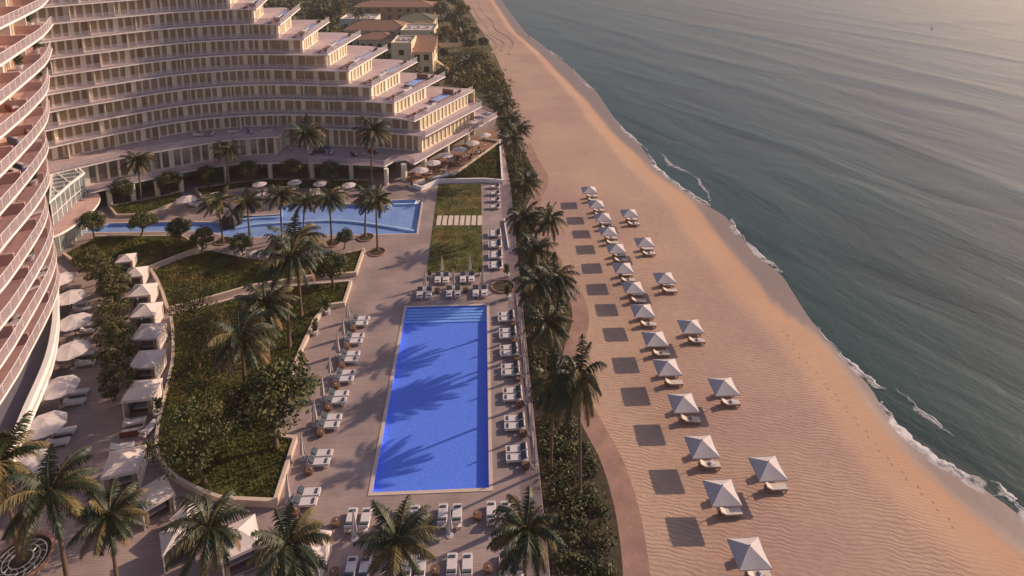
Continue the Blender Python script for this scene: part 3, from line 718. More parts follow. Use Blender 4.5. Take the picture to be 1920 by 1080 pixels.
for k in range(4, 15):
    f, T, B, bk = plan(k + 1); b = MB(); bk = offset(bk, -1.0); bk = [p for p in bk if p[0] < B[0] - 14]; b.wall(bk, FZ(k), FZ(k + 1) - .3, .3, 'house_cream'); hpart(b, 'rear_wall')

# plunge pools on the roof terraces
def edge_frame(k):
    T, B = TIP[k], BCK[k]; ex, ey = B[0] - T[0], B[1] - T[1]; l = math.hypot(ex, ey); return T, (ex / l, ey / l), (-ey / l, ex / l), l
def on_terrace(k, s, d):
    T, e, n, l = edge_frame(k); return (T[0] + e[0] * s * l + n[0] * d, T[1] + e[1] * s * l + n[1] * d)
for k in range(4, 12):
    T, e, n, l = edge_frame(k); rz = math.atan2(e[1], e[0]); z = FZ(k)
    x, y = on_terrace(k, .60 if k < 6 else .57, 2.6 if k < 6 else 1.25)
    b = MB(); b.box(x, y, z + .3 if k < 6 else z + .16, 5.4, 2.4 if k < 6 else 1.7, .6 if k < 6 else .32, 'pool_wall', rz); zz = z + (.6 if k < 6 else .32)
    b.box(x, y, zz + .004, 4.9, 1.9 if k < 6 else 1.3, .02, 'lagoon_tile', rz)
    if k < 6: b.box(x + e[0] * 2.9, y + e[1] * 2.9, z + .8, .3, 2.6, 1.6, 'pool_wall', rz)
    hpart(b, 'plunge_pool')

# ================================================================== THE NEAR TOWER
tower = thing('terraced_tower', 'near white hotel tower with convex pink-floored balconies at the left edge', 'hotel', (-55, 55, 0)); TX0, TY0 = -55.0, 55.0
def tpart(mb, name, **k):
    mb.v = [(x - TX0, y - TY0, z) for x, y, z in mb.v]; return mb.build(name, tower, **k)
KC = [(-45.5, 8), (-43.2, 20), (-42.0, 32), (-41.6, 42), (-42.0, 50), (-42.9, 54.5), (-43.9, 58), (-45.3, 62.4), (-47.1, 67.0), (-48.7, 70.2), (-50.2, 73.1), (-52.1, 77.2), (-53.9, 81.0), (-55.7, 84.2), (-57.9, 87.6), (-61, 92.3), (-66, 98)]
SH = {3: 0, 4: 0, 5: .2, 6: .4, 7: .6, 8: .9, 9: 1.3, 10: 1.7, 11: 2.0, 12: 2.4, 13: 3.0, 14: 3.6, 15: 4.2}
TLV = {13: [(-50.6, 62), (-53.2, 69), (-56.1, 77.5), (-59, 86), (-62, 94), (-66, 102)], 12: [(-48.3, 60), (-50.2, 66), (-52.2, 71.8), (-54.6, 78.6), (-57.8, 87.2), (-62, 96)], 11: [(-47.2, 60), (-49.2, 66.6), (-51.8, 74), (-55.5, 83.6), (-60.3, 92.5)],
       10: [(-46.5, 59.6), (-48.9, 67.4), (-51.1, 74.0), (-53.9, 80.7), (-58.5, 88.5)], 9: [(-45.7, 59.3), (-47.9, 66.2), (-50.1, 72.4), (-52.8, 78.5), (-57.5, 86.2)], 8: [(-45.1, 58.7), (-47.1, 65.0), (-49.3, 71.1), (-51.9, 76.6), (-57, 83.6)],
       7: [(-44.6, 57.8), (-46.6, 64.8), (-48.4, 69.8), (-50.4, 73.9), (-54.5, 79.5), (-61, 85)], 6: [(-44.1, 57.9), (-46.3, 64.6), (-48.3, 69.4), (-50.8, 73.5), (-55.2, 78.8), (-62, 84)]}
def tcurve(k, extra=0.0):
    kk = min(13, max(6, k)); o = [(x - SH[k] * .9, y) for x, y in KC[:6]] + [(x - 1.5 * max(0, k - 13) + (.2 if k < 6 else 0), y) for x, y in TLV[kk]]
    return smooth_line(offset(o, extra) if extra else o, 5)
twin = []
def px_in(x, y, z):
    px, py = PRJ(x, y, z); return -120 < px < 160 and -100 < py < 1100
for k in range(3, 16):
    z = FZ(k); c = tcurve(k); b = MB()
    b.prism(c + [(-90, 99), (-95, 60), (-85, 5)], z - .28, z, 'fascia_white', 'terrace_floor', 'soffit'); tpart(b, 'floor_slab')
    e2 = offset(c, .14); b = MB(); b.wall(e2, z + .06, z + 1.0, .03, 'rail_glass'); rail = tpart(b, 'glass_balustrade')
    b = MB(); b.wall(e2, z + 1.0, z + 1.04, .06, 'fascia_white')
    for p in resample(e2, 1.9): b.box(p[0], p[1], z + .52, .035, .035, 1.0, 'fascia_white')
    hr = tpart(b, 'handrail'); hr.parent = rail
    rec = 4.6 if k < 9 else 3.4
    wl = tcurve(k, rec); z1 = z + 2.85 - .28
    L = resample(wl, 1.5); b = MB()
    for i, p in enumerate(L):
        a = L[max(i - 1, 0)]; q_ = L[min(i + 1, len(L) - 1)]; rz = math.atan2(q_[1] - a[1], q_[0] - a[0])
        b.box(p[0], p[1], (z + z1) / 2, .14, .3, z1 - z, 'white_render', rz)
        if i < len(L) - 1: twin.append((math.dist(((p[0] + L[i + 1][0]) / 2, p[1], z), (0, 0, 50)), (p[0] + L[i + 1][0]) / 2, (p[1] + L[i + 1][1]) / 2, z, math.atan2(L[i + 1][1] - p[1], L[i + 1][0] - p[0]), math.dist(p, L[i + 1]), z1 - z - .25))
    b.wall(wl, z1 - .2, z1 + .01, .2, 'white_render'); tpart(b, 'wall')
    # terrace dividers
    g = resample(tcurve(k, .35), 7.5 + (k % 3))
    for i in range(1, len(g) - 1):
        b = MB()
        a, c_ = g[i - 1], g[i + 1]; t_ = math.atan2(c_[1] - a[1], c_[0] - a[0]); nx, ny = -math.sin(t_), math.cos(t_)
        b.box(g[i][0] + nx * rec / 2, g[i][1] + ny * rec / 2, z + .55, .3, rec - .3, 1.1, 'terrace_floor', t_)
        b.box(g[i][0] + nx * (rec - .9), g[i][1] + ny * (rec - .9), z + 1.25, .26, 1.7, 2.4, 'white_render', t_)
        if px_in(g[i][0], g[i][1], z): tpart(b, 'terrace_divider')
tin_frame = px_in
twin.sort(key=lambda s: (not tin_frame(s[1], s[2], s[3]), s[0])); cache = {}; rest = MB()
for i, (d, x, y, z, rz, wd, h) in enumerate(twin):
    if i < 98:
        key = 0
        if key not in cache: cache[key] = window_mesh(wd, h, True).build('window', tower)
        else: o = cache[key].copy(); COL.objects.link(o); o.parent = tower; cache[key] = o
        cache[key].location = (x - TX0, y - TY0, z); cache[key].rotation_euler = (0, 0, rz)
    else:
        b = window_mesh(wd, h, i % 3 > 0); c, n = math.cos(rz), math.sin(rz)
        vs = [(x + v[0] * c - v[1] * n, y + v[0] * n + v[1] * c, z + v[2]) for v in b.v]
        for j, name in enumerate(b.mats): rest.add(vs, [f for f, mm in zip(b.f, b.m) if mm == j], name)
o = tpart(rest, 'windows'); o['kind'] = 'stuff'
b = MB(); c = tcurve(15, 1.5); b.prism(c + [(-90, 99), (-95, 60), (-85, 5)], FZ(15) + 2.6, FZ(15) + 3.0, 'fascia_white'); tpart(b, 'roof')
# canopy roof over the ground floor with its tall white upstand, and its columns
CC = smooth_line([(-42, 5), (-39.5, 20), (-38.6, 32), (-38.9, 42), (-40.6, 50), (-42.4, 55.2), (-44.8, 62.0), (-47.9, 68.2), (-51.2, 73.6), (-54.8, 79.2), (-58.5, 84.2)], 5)
b = MB(); b.prism(CC + [(-90, 84), (-90, 5)], 3.0, 3.4, 'fascia_white', 'shaded_roof', 'soffit'); tpart(b, 'canopy_roof')
b = MB(); b.wall(CC, 2.4, 4.2, .5, 'fascia_white', side=.25); tpart(b, 'canopy_edge')
for px, py in [(101, 697), (84, 752), (62, 782), (30, 835), (105, 640)]:
    x, y = G(px, py); b = MB(); b.lathe([(.45, 0), (.45, 3.0)], 'pier_cream', 14, (x - .6, y, 0)); tpart(b, 'column')
b = MB(); b.wall(offset(CC, 7), 0, 3.0, .25, 'lobby_glass'); b.wall(offset(tcurve(3), 5), 3.4, 7.15, .3, 'house_cream'); tpart(b, 'ground_floor_wall')

# ================================================================== THE GLASS PAVILION BETWEEN THEM
pav = thing('glass_pavilion', 'glass entrance pavilion with white lattice roof and round pink canopy between the two hotel wings', 'pavilion', (-64, 92, 0)); PX0, PY0 = -64.0, 92.0
def ppart(mb, name, **k):
    mb.v = [(x - PX0, y - PY0, z) for x, y, z in mb.v]; return mb.build(name, pav, **k)
pr = [G(x, y, 7.2) for x, y in [(94, 378), (112, 362), (133, 343), (157, 325), (142, 309), (100, 302), (96, 330)]]
b = MB(); b.wall(pr, 3.4, 7.1, .06, 'pavilion_glass', closed=True); ppart(b, 'glass_wall')
b = MB(); b.wall(pr, 7.05, 7.35, .3, 'fascia_white', closed=True)
for p in resample(pr, 1.5): b.box(p[0], p[1], 5.3, .1, .1, 3.7, 'fascia_white')
b.wall(pr, 4.9, 5.0, .1, 'fascia_white', closed=True); ppart(b, 'frame')
b = MB(); xs = [p[0] for p in pr]; ys = [p[1] for p in pr]
def clipbars(ang, step):
    c, s = math.cos(ang), math.sin(ang); cx, cy = sum(xs) / len(xs), sum(ys) / len(ys)
    for i in range(-9, 10):
        pts = [(cx - s * i * step + c * t, cy + c * i * step + s * t) for t in np.linspace(-20, 20, 161)]; ins = [p for p in pts if inside(p, pr)]
        if len(ins) > 2:
            a, z_ = ins[0], ins[-1]; b.box((a[0] + z_[0]) / 2, (a[1] + z_[1]) / 2, 7.2, math.dist(a, z_), .14, .16, 'fascia_white', ang)
clipbars(R(20), 1.7); clipbars(R(-42), 2.3); ppart(b, 'roof_lattice')
b = MB(); b.sheet(pr, 7.1, 'pavilion_glass'); ppart(b, 'roof_glass')
cn = [G(x, y, 3.4) for x, y in [(96, 444), (115, 436), (140, 421), (165, 402), (182, 384), (188, 370), (182, 362), (168, 362), (158, 350), (130, 340), (100, 340)]]
cn = smooth_line(cn[:8], 4) + cn[8:]
b = MB(); b.prism(cn, 3.05, 3.4, 'fascia_white', 'terrace_floor', 'soffit'); ppart(b, 'canopy')
gl = offset(smooth_line(GS([(104, 448 + 20), (122, 456), (140, 446), (160, 430), (176, 410)], 0), 4), .0)
gl = offset([p for p in smooth_line(cn[:25], 1)], 1.2)
b = MB(); b.wall(gl, 0, 3.05, .05, 'pavilion_glass')
for p in resample(gl, 1.5): b.box(p[0], p[1], 1.5, .13, .13, 3.1, 'white_render')
ppart(b, 'curved_screen')

# ================================================================== PLANTS
def frond(b, base, az, el, L, rnd, m, wind=(0, 0), droop=1.0):
    n = 9; pts = []; p = Vector(base); d = Vector((math.cos(az) * math.cos(el), math.sin(az) * math.cos(el), math.sin(el)))
    for i in range(n + 1):
        pts.append(p.copy()); p = p + d * (L / n)
        d = (d + Vector((wind[0] * .05, wind[1] * .05, -.175 * droop * (.5 + i / n)))).normalized()
    b.tube(pts, [.035 * (1 - i / (n + 1)) + .006 for i in range(n + 1)], 'palm_olive', 3, False)
    K = 34; vs = []; fs = []
    for j in range(2, K + 1):
        t = j / (K + 1) * n; i = int(t); f = t - i; a, c = pts[i], pts[min(i + 1, n)]; o = a.lerp(c, f); ax = (c - a).normalized()
        side = ax.cross(Vector((0, 0, 1))).normalized(); upv = side.cross(ax)
        u = j / (K + 1); ll = L * .27 * math.sin(PI * (.12 + .80 * u)) * rnd.uniform(.8, 1.15)
        for s in (-1, 1):
            dr = (side * s * .8 + ax * .65 + Vector((-.12, -.08, rnd.uniform(-.75, -.15) - .3 * u)) + upv * .15).normalized()
            e = o + dr * ll; e.z -= ll * .22; mid = o + dr * ll * .5; mid.z += ll * .03; w_ = ax * .058
            k = len(vs); vs += [o - w_, o + w_, mid + w_ * .9, mid - w_ * .9, e]; fs += [(k, k + 1, k + 2, k + 3), (k + 3, k + 2, k + 4)]
    b.add(vs, fs, m)
def palm(seed, h, cr, lean=.06, nf=34, name='palm_tree', cat='palm tree'):
    rnd = random.Random(seed); t = thing(name, 'palm', cat); la = rnd.uniform(0, 6.28); b = MB(); pts = []; rad = []
    for i in range(9):
        s = i / 8; off_ = lean * h * s * s; pts.append((math.cos(la) * off_, math.sin(la) * off_, h * s)); rad.append(.20 - .09 * s + (.09 if i == 0 else 0))
    b.tube(pts, rad, 'trunk', 8); b.build('trunk', t, smooth=True)
    top = Vector(pts[-1]); b = MB(); wind = (-1.0, -.5)
    for i in range(nf):
        s = i / nf; az = i * 2.399 + rnd.uniform(-.2, .2); el = R(64 - 96 * s ** .85 + rnd.uniform(-8, 8))
        m = 'palm_green' if rnd.random() < .62 else 'palm_olive'
        if s > .93: m = 'palm_dry'
        frond(b, top + Vector((math.cos(az) * .1, math.sin(az) * .1, .05)), az, el, cr * rnd.uniform(.85, 1.12), rnd, m, wind, rnd.uniform(.8, 1.25))
    b.tube([top + Vector((0, 0, -.5)), top + Vector((0, 0, .4))], [.2, .12], 'palm_olive', 7)
    b.build('crown', t)
    return Kind(t)
def leafball(b, rnd, c, r, n, size, m, flat=.8):
    for _ in range(n):
        while True:
            v = Vector((rnd.uniform(-1, 1), rnd.uniform(-1, 1), rnd.uniform(-1, 1)))
            if .3 < v.length < 1: break
        v = v.normalized() * (.55 + .45 * rnd.random() ** .5); p = Vector(c) + Vector((v.x * r, v.y * r, v.z * r * flat))
        nrm = (v + Vector((rnd.uniform(-.8, .8), rnd.uniform(-.8, .8), rnd.uniform(-.3, .9)))).normalized()
        a = nrm.orthogonal().normalized(); a = Matrix.Rotation(rnd.uniform(0, 6.28), 3, nrm) @ a; c2 = nrm.cross(a); s = size * rnd.uniform(.6, 1.3)
        b.add([p - a * s, p + c2 * s * .55, p + a * s, p - c2 * s * .55], [(0, 1, 2, 3)], m)
def broadleaf(seed, h, r, m='leaf', trunk=.12, clumps=26, per=70, leaf=.13, name='garden_tree', base=.38, flat=.75):
    rnd = random.Random(seed); t = thing(name, 'tree', 'tree'); b = MB(); top = Vector((rnd.uniform(-.1, .1) * h, rnd.uniform(-.1, .1) * h, h * base))
    b.tube([(0, 0, -.1), (top.x * .5, top.y * .5, h * base * .5), top], [trunk * 1.4, trunk, trunk * .85], 'bark', 7)
    cs = []
    for i in range(clumps):
        a = i * 2.399; u = rnd.uniform(-.6, 1); rr = r * math.sqrt(max(.05, 1 - u * u)) * rnd.uniform(.55, 1.0)
        cs.append((top.x + math.cos(a) * rr, top.y + math.sin(a) * rr, h * (base + .30) + u * h * .30 * rnd.uniform(.8, 1.15)))
    for i in range(0, clumps, 3):
        c = Vector(cs[i]); b.tube([top * .92, top.lerp(c, .5) + Vector((0, 0, .1)), c], [trunk * .6, trunk * .35, .015], 'bark', 5)
    b.build('trunk', t, smooth=True); b = MB()
    for i, c in enumerate(cs): leafball(b, rnd, c, r * rnd.uniform(.26, .44), per, leaf, m if i % 4 else ('leaf_dark' if m == 'leaf' else m), flat)
    b.build('crown', t); return Kind(t)
PALMS = [palm(11, 10, 3.6, .05, 32), palm(12, 10, 3.9, .09, 29), palm(13, 10, 3.5, .03, 34), palm(14, 10, 3.8, .07, 30)]
TREES = [broadleaf(21, 3.6, 1.6, 'leaf', per=120, leaf=.1, clumps=38), broadleaf(22, 3.6, 1.7, 'leaf', per=120, leaf=.1, clumps=38), broadleaf(23, 3.6, 1.5, 'leaf_dark', per=120, leaf=.1, clumps=38)]
HEDGE = [broadleaf(31, 4.6, 1.7, 'leaf_hedge', per=80, leaf=.14, base=.22, name='evergreen_tree'), broadleaf(32, 4.6, 1.8, 'leaf_hedge', per=80, leaf=.14, base=.22, name='evergreen_tree')]
OLIVE = [broadleaf(41, 4.6, 2.4, 'leaf', per=110, leaf=.09, clumps=34, base=.34, name='airy_tree', flat=.65), broadleaf(42, 4.6, 2.2, 'leaf', per=110, leaf=.09, clumps=30, base=.34, name='airy_tree', flat=.65)]
# palms: crown height comes from the survey of base and crown
def put_palm(i, base, top, label, group, z=0.0, h=None):
    x, y = G(base[0], base[1], z); hh = h or max(4.0, HG(x, y, top) - z)
    PALMS[i % 4].put(x, y, z, rz=i * 2.1, label=label, group=group, sc=(max(.8, min(1.05, hh / 10 * .9 + .1)),) * 2 + (hh / 10,))
fg = 'tall palms along the near edge of the pool deck'
for i, (b_, t_, l_) in enumerate([((38, 1055), 868, 'palm in a round patterned planter at the lower left corner beside the tower'),
    ((128, 1100), 905, 'second palm from the left in the near row, in front of the large parasols'),
    ((222, 1110), 962, 'third palm from the left in the near row, in front of the pointed cabana roofs'),
    ((392, 1170), 1000, 'fourth near palm, spreading over the low cabanas below the large lawn'),
    ((556, 1170), 1012, 'fifth near palm, hiding the cabana left of the sunlounger rows'),
    ((738, 1185), 1026, 'sixth near palm, standing between the two bottom rows of sunloungers'),
    ((985, 1170), 1000, 'rightmost near palm, over the lower right end of the deck')]):
    put_palm(i, b_, t_, l_, fg)
lp = 'tall palms growing out of the garden lawns'
for i, (b_, t_, l_) in enumerate([((465, 783), 622, 'lawn palm nearest the large dark tree, with golden spreading fronds'),
    ((507, 715), 566, 'second lawn palm with a leaning trunk in the middle of the large lawn'),
    ((543, 650), 488, 'third lawn palm, near the upper edge of the large lawn'),
    ((565, 594), 450, 'highest lawn palm, its crown overlapping the lagoon palms')]): put_palm(i + 1, b_, t_, l_, lp, .4)
pp = 'palms in round planters along the lagoon pool'
PB = [(418, 453), (468, 441), (529, 448), (570, 446), (622, 455), (685, 444), (708, 470)]
for i, (b_, t_) in enumerate(zip(PB, [378, 374, 365, 378, 368, 372, 375])):
    put_palm(i, b_, t_, 'palm at the edge of the lagoon pool, %s from the left' % ORD[i], pp)
hp = 'slender palms in front of the hotel facade'
for i, (b_, t_, l_) in enumerate([((266, 383), 300, 'leftmost facade palm, growing from the triangular planter'), ((427, 350), 283, 'second facade palm, before the lobby glass'),
    ((580, 345), 248, 'third facade palm, in front of the recessed terrace'), ((697, 346), 248, 'rightmost facade palm, near the corner of the hotel')]): put_palm(i + 2, b_, t_, l_, hp, 0)
bp = 'palms in the planting bed between deck and beach'
for i, (c_, h_) in enumerate([((1092, 712), 11.5), ((1035, 712), 9.5), ((1022, 605), 9), ((1000, 535), 9), ((1040, 520), 8.5), ((998, 478), 9), ((1028, 412), 9), ((990, 408), 9), ((983, 345), 8.5), ((968, 262), 8), ((975, 240), 8), ((955, 222), 8), ((948, 195), 8)]):
    x, y = G(c_[0], c_[1], h_ - .4); PALMS[i % 4].put(x, y, -.4, i * 2.1, 'palm in the green belt beside the sand, %s from the near end' % ORD[i], bp, ((.74 if i < 2 else .78),) * 2 + (h_ / 10,))
for k_, (x, y, h) in enumerate([(-8, 162, 8), (-3, 172, 9), (-14, 205, 9), (-6, 214, 8), (-10, 240, 10), (-16, 262, 9), (-12, 285, 10), (-48, 252, 9), (-58, 262, 9), (-20, 178, 7)]):
    PALMS[k_ % 4].put(x, y, -.5, k_, 'distant palm behind the beach, %s counting away from the hotel' % ORD[k_], 'distant palms between houses and beach', h / 10)
# small garden trees
gt = 'small round garden trees around the pool lawns'
for i, (px, py, top, l_) in enumerate([(178, 448, 402, 'small garden tree at the left end of the lagoon pool'), (264, 447, 402, 'small garden tree on the kerb midway along the narrow pool arm'),
    (344, 455, 412, 'small garden tree by the tip of the upper left lawn'), (378, 476, 432, 'small garden tree where the two upper lawns meet the path'),
    (456, 478, 440, 'small garden tree beside the row of flat loungers'), (645, 468, 434, 'small garden tree below the lagoon palms'),
    (627, 542, 476, 'larger garden tree at the right end of the path between the lawns'), (520, 850, 715, 'large dark tree at the notch on the right side of the big lawn')]):
    x, y = G(px, py); h = HG(x, y, top); TREES[i % 3].put(x, y, 0, i * 1.3, l_, gt, h / 3.6)
for i, (px, py, top) in enumerate([(370, 612, 520), (372, 690, 580), (384, 770, 645), (385, 905, 745), (425, 830, 760)]):
    x, y = G(px, py, .4); h = HG(x, y, top) - .4; OLIVE[i % 2].put(x, y, .4, i * 1.7, 'airy low-branched tree on the left of the big lawn, %s from its far end' % ORD[i], 'airy trees on the big lawn', (h / 4.6 * .72, h / 4.6 * .72, h / 4.6 * .92))
for i, (px, py) in enumerate([(178, 505), (190, 525), (202, 545), (212, 565), (220, 590), (222, 622), (228, 650), (222, 685), (212, 745)]):
    x, y = G(px, py + 6); HEDGE[i % 2].put(x, y, 0, i * 1.1, 'dense evergreen tree in the row behind the cabanas, %s from the far end' % ORD[i], 'evergreen trees behind the cabanas', .98)
for i, (px, py) in enumerate([(238, 378), (318, 366), (395, 350), (470, 344), (545, 341), (625, 341)]):
    x, y = G(px, py); TREES[i % 3].put(x, y - .6, 0, i * 1.9, 'dark round tree in front of the hotel columns, %s from the left' % ORD[i], 'round trees before the hotel columns', 1.15)
# shrub belt: nobody could count it
def shrubs(name, poly, n, zb, rmin, rmax, per, leaf, ms, seed):
    rnd = random.Random(seed); b = MB()
    for x, y in scatter(poly, n, rnd):
        r = rnd.uniform(rmin, rmax); leafball(b, rnd, (x, y, zb + r * .5), r, per, leaf, rnd.choice(ms), .8)
    o = b.build(name); o['kind'] = 'stuff'; return o
inner = [(5.3, 128)] + [(p[0] - .2, p[1]) for p in offset(PC, -1.7) if 28 < p[1] < 128] + [(5.3, 28)]
shrubs('shrub_belt', [(5.3, 62)] + [p for p in inner if 28.1 < p[1] < 62] + [(9.3, 20), (9.4, 5), (5.3, 5)], 420, -.4, .45, 1.0, 60, .15, ['leaf_dark', 'leaf', 'leaf_dark', 'leaf_hedge'], 3)
shrubs('shrub_belt', [(5.3, 127)] + [p for p in inner if 62 <= p[1] <= 127 and p[0] > 5.4] + [(5.3, 62)], 420, -.4, .5, 1.1, 46, .2, ['leaf_dark', 'leaf', 'leaf_hedge'], 4)
tp = GS([(945, 262), (985, 262), (1008, 300), (1010, 330), (950, 330)], -.5)
shrubs('shrub_belt', GS([(905, 165), (958, 165), (978, 240), (982, 300), (944, 300), (938, 240)], -.5), 130, -.4, .6, 1.5, 40, .25, ['leaf_hedge', 'leaf', 'far_leaf'], 5)
shrubs('shrub_belt', GS([(815, 135), (850, 110), (900, 98), (938, 140), (955, 168), (905, 170), (860, 165)], -.5), 190, -.3, .9, 2.2, 40, .38, ['far_leaf', 'leaf_hedge', 'far_leaf'], 6)
# the wood behind the hotel and beyond the houses
shrubs('woodland', [(-160, 165), (-62, 165), (-50, 235), (-66, 262), (-70, 420), (-260, 420)], 520, 3.0, 2.6, 5.0, 90, .8, ['leaf_dark', 'leaf', 'far_leaf', 'leaf_dark'], 7)
shrubs('woodland', [(-75, 330), (-12, 330), (-32, 430), (-75, 430)], 120, 3.0, 2.2, 4.5, 80, .8, ['leaf_dark', 'far_leaf'], 8)
FART = [broadleaf(51, 8, 4.0, 'far_leaf', .25, 30, 70, .42, 'woodland_tree', .3), broadleaf(52, 8, 3.6, 'leaf_dark', .25, 30, 70, .42, 'woodland_tree', .3)]
rnd = random.Random(9); k = 0
for px, py, s in [(828, 30, 1.1), (845, 45, .9), (836, 70, .8), (860, 62, 1.0), (875, 78, .9), (884, 92, .8), (868, 30, 1.0), (850, 12, 1.1), (815, 12, 1.0), (890, 66, .7), (640, 22, 1.0), (722, 52, .6), (790, 62, .6), (905, 84, .6), (700, 30, .9), (620, 40, 1), (872, 52, .8), (830, 104, .5)]:
    x, y = G(px, py + 6, -.5); FART[k % 2].put(x, y, -.5, k * 1.9, 'far bushy tree around the beach houses, %s counted from the beach' % ORD[k], 'trees around the beach houses', s * .85); k += 1
# long meadow grass on the raised lawns, short turf on the flat one
def grass():
    rnd = random.Random(4); b = MB()
    for poly, z in RL:
        a = abs(sum(poly[i][0] * poly[(i + 1) % len(poly)][1] - poly[(i + 1) % len(poly)][0] * poly[i][1] for i in range(len(poly)))) / 2
        hh = .10 if z < .1 else .30; n = int(a * (40 if z < .1 else 52)); vs = []; fs = []
        for x, y in scatter(poly, n, rnd):
            h = hh * rnd.uniform(.4, 1.2); a_ = rnd.uniform(0, 6.28); w_ = .06; k = len(vs); lx, ly = rnd.uniform(-.5, .3) * h, rnd.uniform(-.4, .3) * h
            c, s = math.cos(a_) * w_, math.sin(a_) * w_; vs += [(x - c, y - s, z), (x + c, y + s, z), (x + lx, y + ly, z + h)]; fs.append((k, k + 1, k + 2))
        b.add(vs, fs, 'grass_blade')
    o = b.build('grass'); o['kind'] = 'stuff'
grass()

# ================================================================== FURNITURE
def lounger(name='sunlounger', long=2.05, wide=.8, raised=.5, stripe=True, frame='white_render', cush='cushion', towel=False, h=.34):
    """head towards -x, foot towards +x, centred"""
    t = thing(name, 'lounger', 'sunlounger'); b = MB(); L2 = long / 2; rec = long * .30
    b.box(0, 0, h - .05, long, wide, .09, frame)
    for x in (-L2 + .15, L2 - .15):
        for y in (-wide / 2 + .08, wide / 2 - .08): b.box(x, y, (h - .09) / 2, .08, .08, h - .09, frame)
    b.build('frame', t); b = MB(); b.box(rec / 2, 0, h + .05, long - rec - .03, wide - .06, .10, cush); b.build('mattress', t)
    b = MB(); a = R(32) if raised else R(4); c = rec / 2
    b.box(-L2 + rec / 2 + (1 - math.cos(a)) * c, 0, h + .05 + math.sin(a) * c, rec, wide - .06, .10, cush, tilt=a)
    b.box(-L2 + rec / 2 + (1 - math.cos(a)) * c - .02, 0, h - .03 + math.sin(a) * c, rec + .04, wide, .05, frame, tilt=a); b.build('backrest', t)
    if stripe:
        b = MB(); b.box(-L2 + rec / 2 + .07 + (1 - math.cos(a)) * c, 0, h + .13 + math.sin(a) * c, .50, wide - .12, .12, 'slate_cushion', tilt=a); b.build('pillow', t)
        b = MB(); b.box(L2 - .32, 0, h + .125, .20, wide * .62, .06, 'slate_cushion'); b.build('folded_towel', t)
    if towel:
        b = MB(); b.box(.25, .05, h + .13, .5, .45, .07, 'cushion', .3); b.box(.05, .0, h + .16, .2, .28, .08, 'sofa_blue', .5); b.build('folded_towel', t)
    return Kind(t)
LG_ = lounger(); LGb = lounger('beach_lounger', 1.95, .66, 1, False, 'timber', 'drift_canvas', False, .32); LGt = lounger('beach_lounger', 1.95, .66, 1, False, 'timber', 'drift_canvas', True, .32)
LGs = lounger('sunlounger', 2.0, .75, 1, False, 'white_render', 'cushion')
def closed_umbrella():
    t = thing('folded_umbrella', 'umbrella', 'umbrella'); b = MB(); b.lathe([(.035, .05), (.035, 2.7), (.02, 2.78)], 'dark_metal', 6); b.build('pole', t)
    b = MB(); n = 12; prof = [(.25, .55), (.20, 1.1), (.13, 1.8), (.07, 2.4), (.045, 2.68)]; vs = []
    for r, z in prof:
        for j in range(n): a = 2 * PI * j / n; rr = r * (1.15 if j % 2 else .72); vs.append((rr * math.cos(a), rr * math.sin(a), z))
    fs = [(i * n + j, i * n + (j + 1) % n, (i + 1) * n + (j + 1) % n, (i + 1) * n + j) for i in range(len(prof) - 1) for j in range(n)] + [tuple(range(n))[::-1], tuple(range(len(vs) - n, len(vs)))]
    b.add(vs, fs, 'fabric'); b.build('canopy', t)
    b = MB(); b.lathe([(.32, 0), (.32, .05), (.08, .09)], 'pale_metal', 12); b.build('base', t); return Kind(t)
CU = closed_umbrella()
def round_table(r=.36, h=.45, m='wicker'):
    t = thing('side_table', 'table', 'side table'); b = MB(); b.lathe([(r * .8, 0), (r, h * .5), (r * .85, h - .04)], m, 14); b.build('base', t)
    b = MB(); b.lathe([(r * 1.04, h - .039), (r * 1.04, h)], m, 14); b.build('table_top', t)
    b = MB(); b.lathe([(.05, h), (.045, h + .13)], 'white_pot', 7, (.08, .05, 0)); b.build('cup', t); return Kind(t)
RT = round_table()
def potted(seed, h, m):
    t = thing('potted_tree', 'potted', 'potted plant'); b = MB(); b.lathe([(.26, 0), (.38, .42), (.40, .5)], 'white_pot', 14); b.lathe([(.36, .45), (.30, .47)], 'soil', 12); b.build('pot', t)
    rnd = random.Random(seed); b = MB(); b.tube([(0, 0, .4), (.03, 0, .9)], .04, 'bark', 6); b.build('stem', t); b = MB()
    for i in range(9): leafball(b, rnd, (rnd.uniform(-.22, .22), rnd.uniform(-.22, .22), .8 + i * .12 * h), .38 - .018 * i, 70, .09, m)
    b.build('foliage', t); return Kind(t)
POT = potted(61, 1.0, 'leaf_dark')
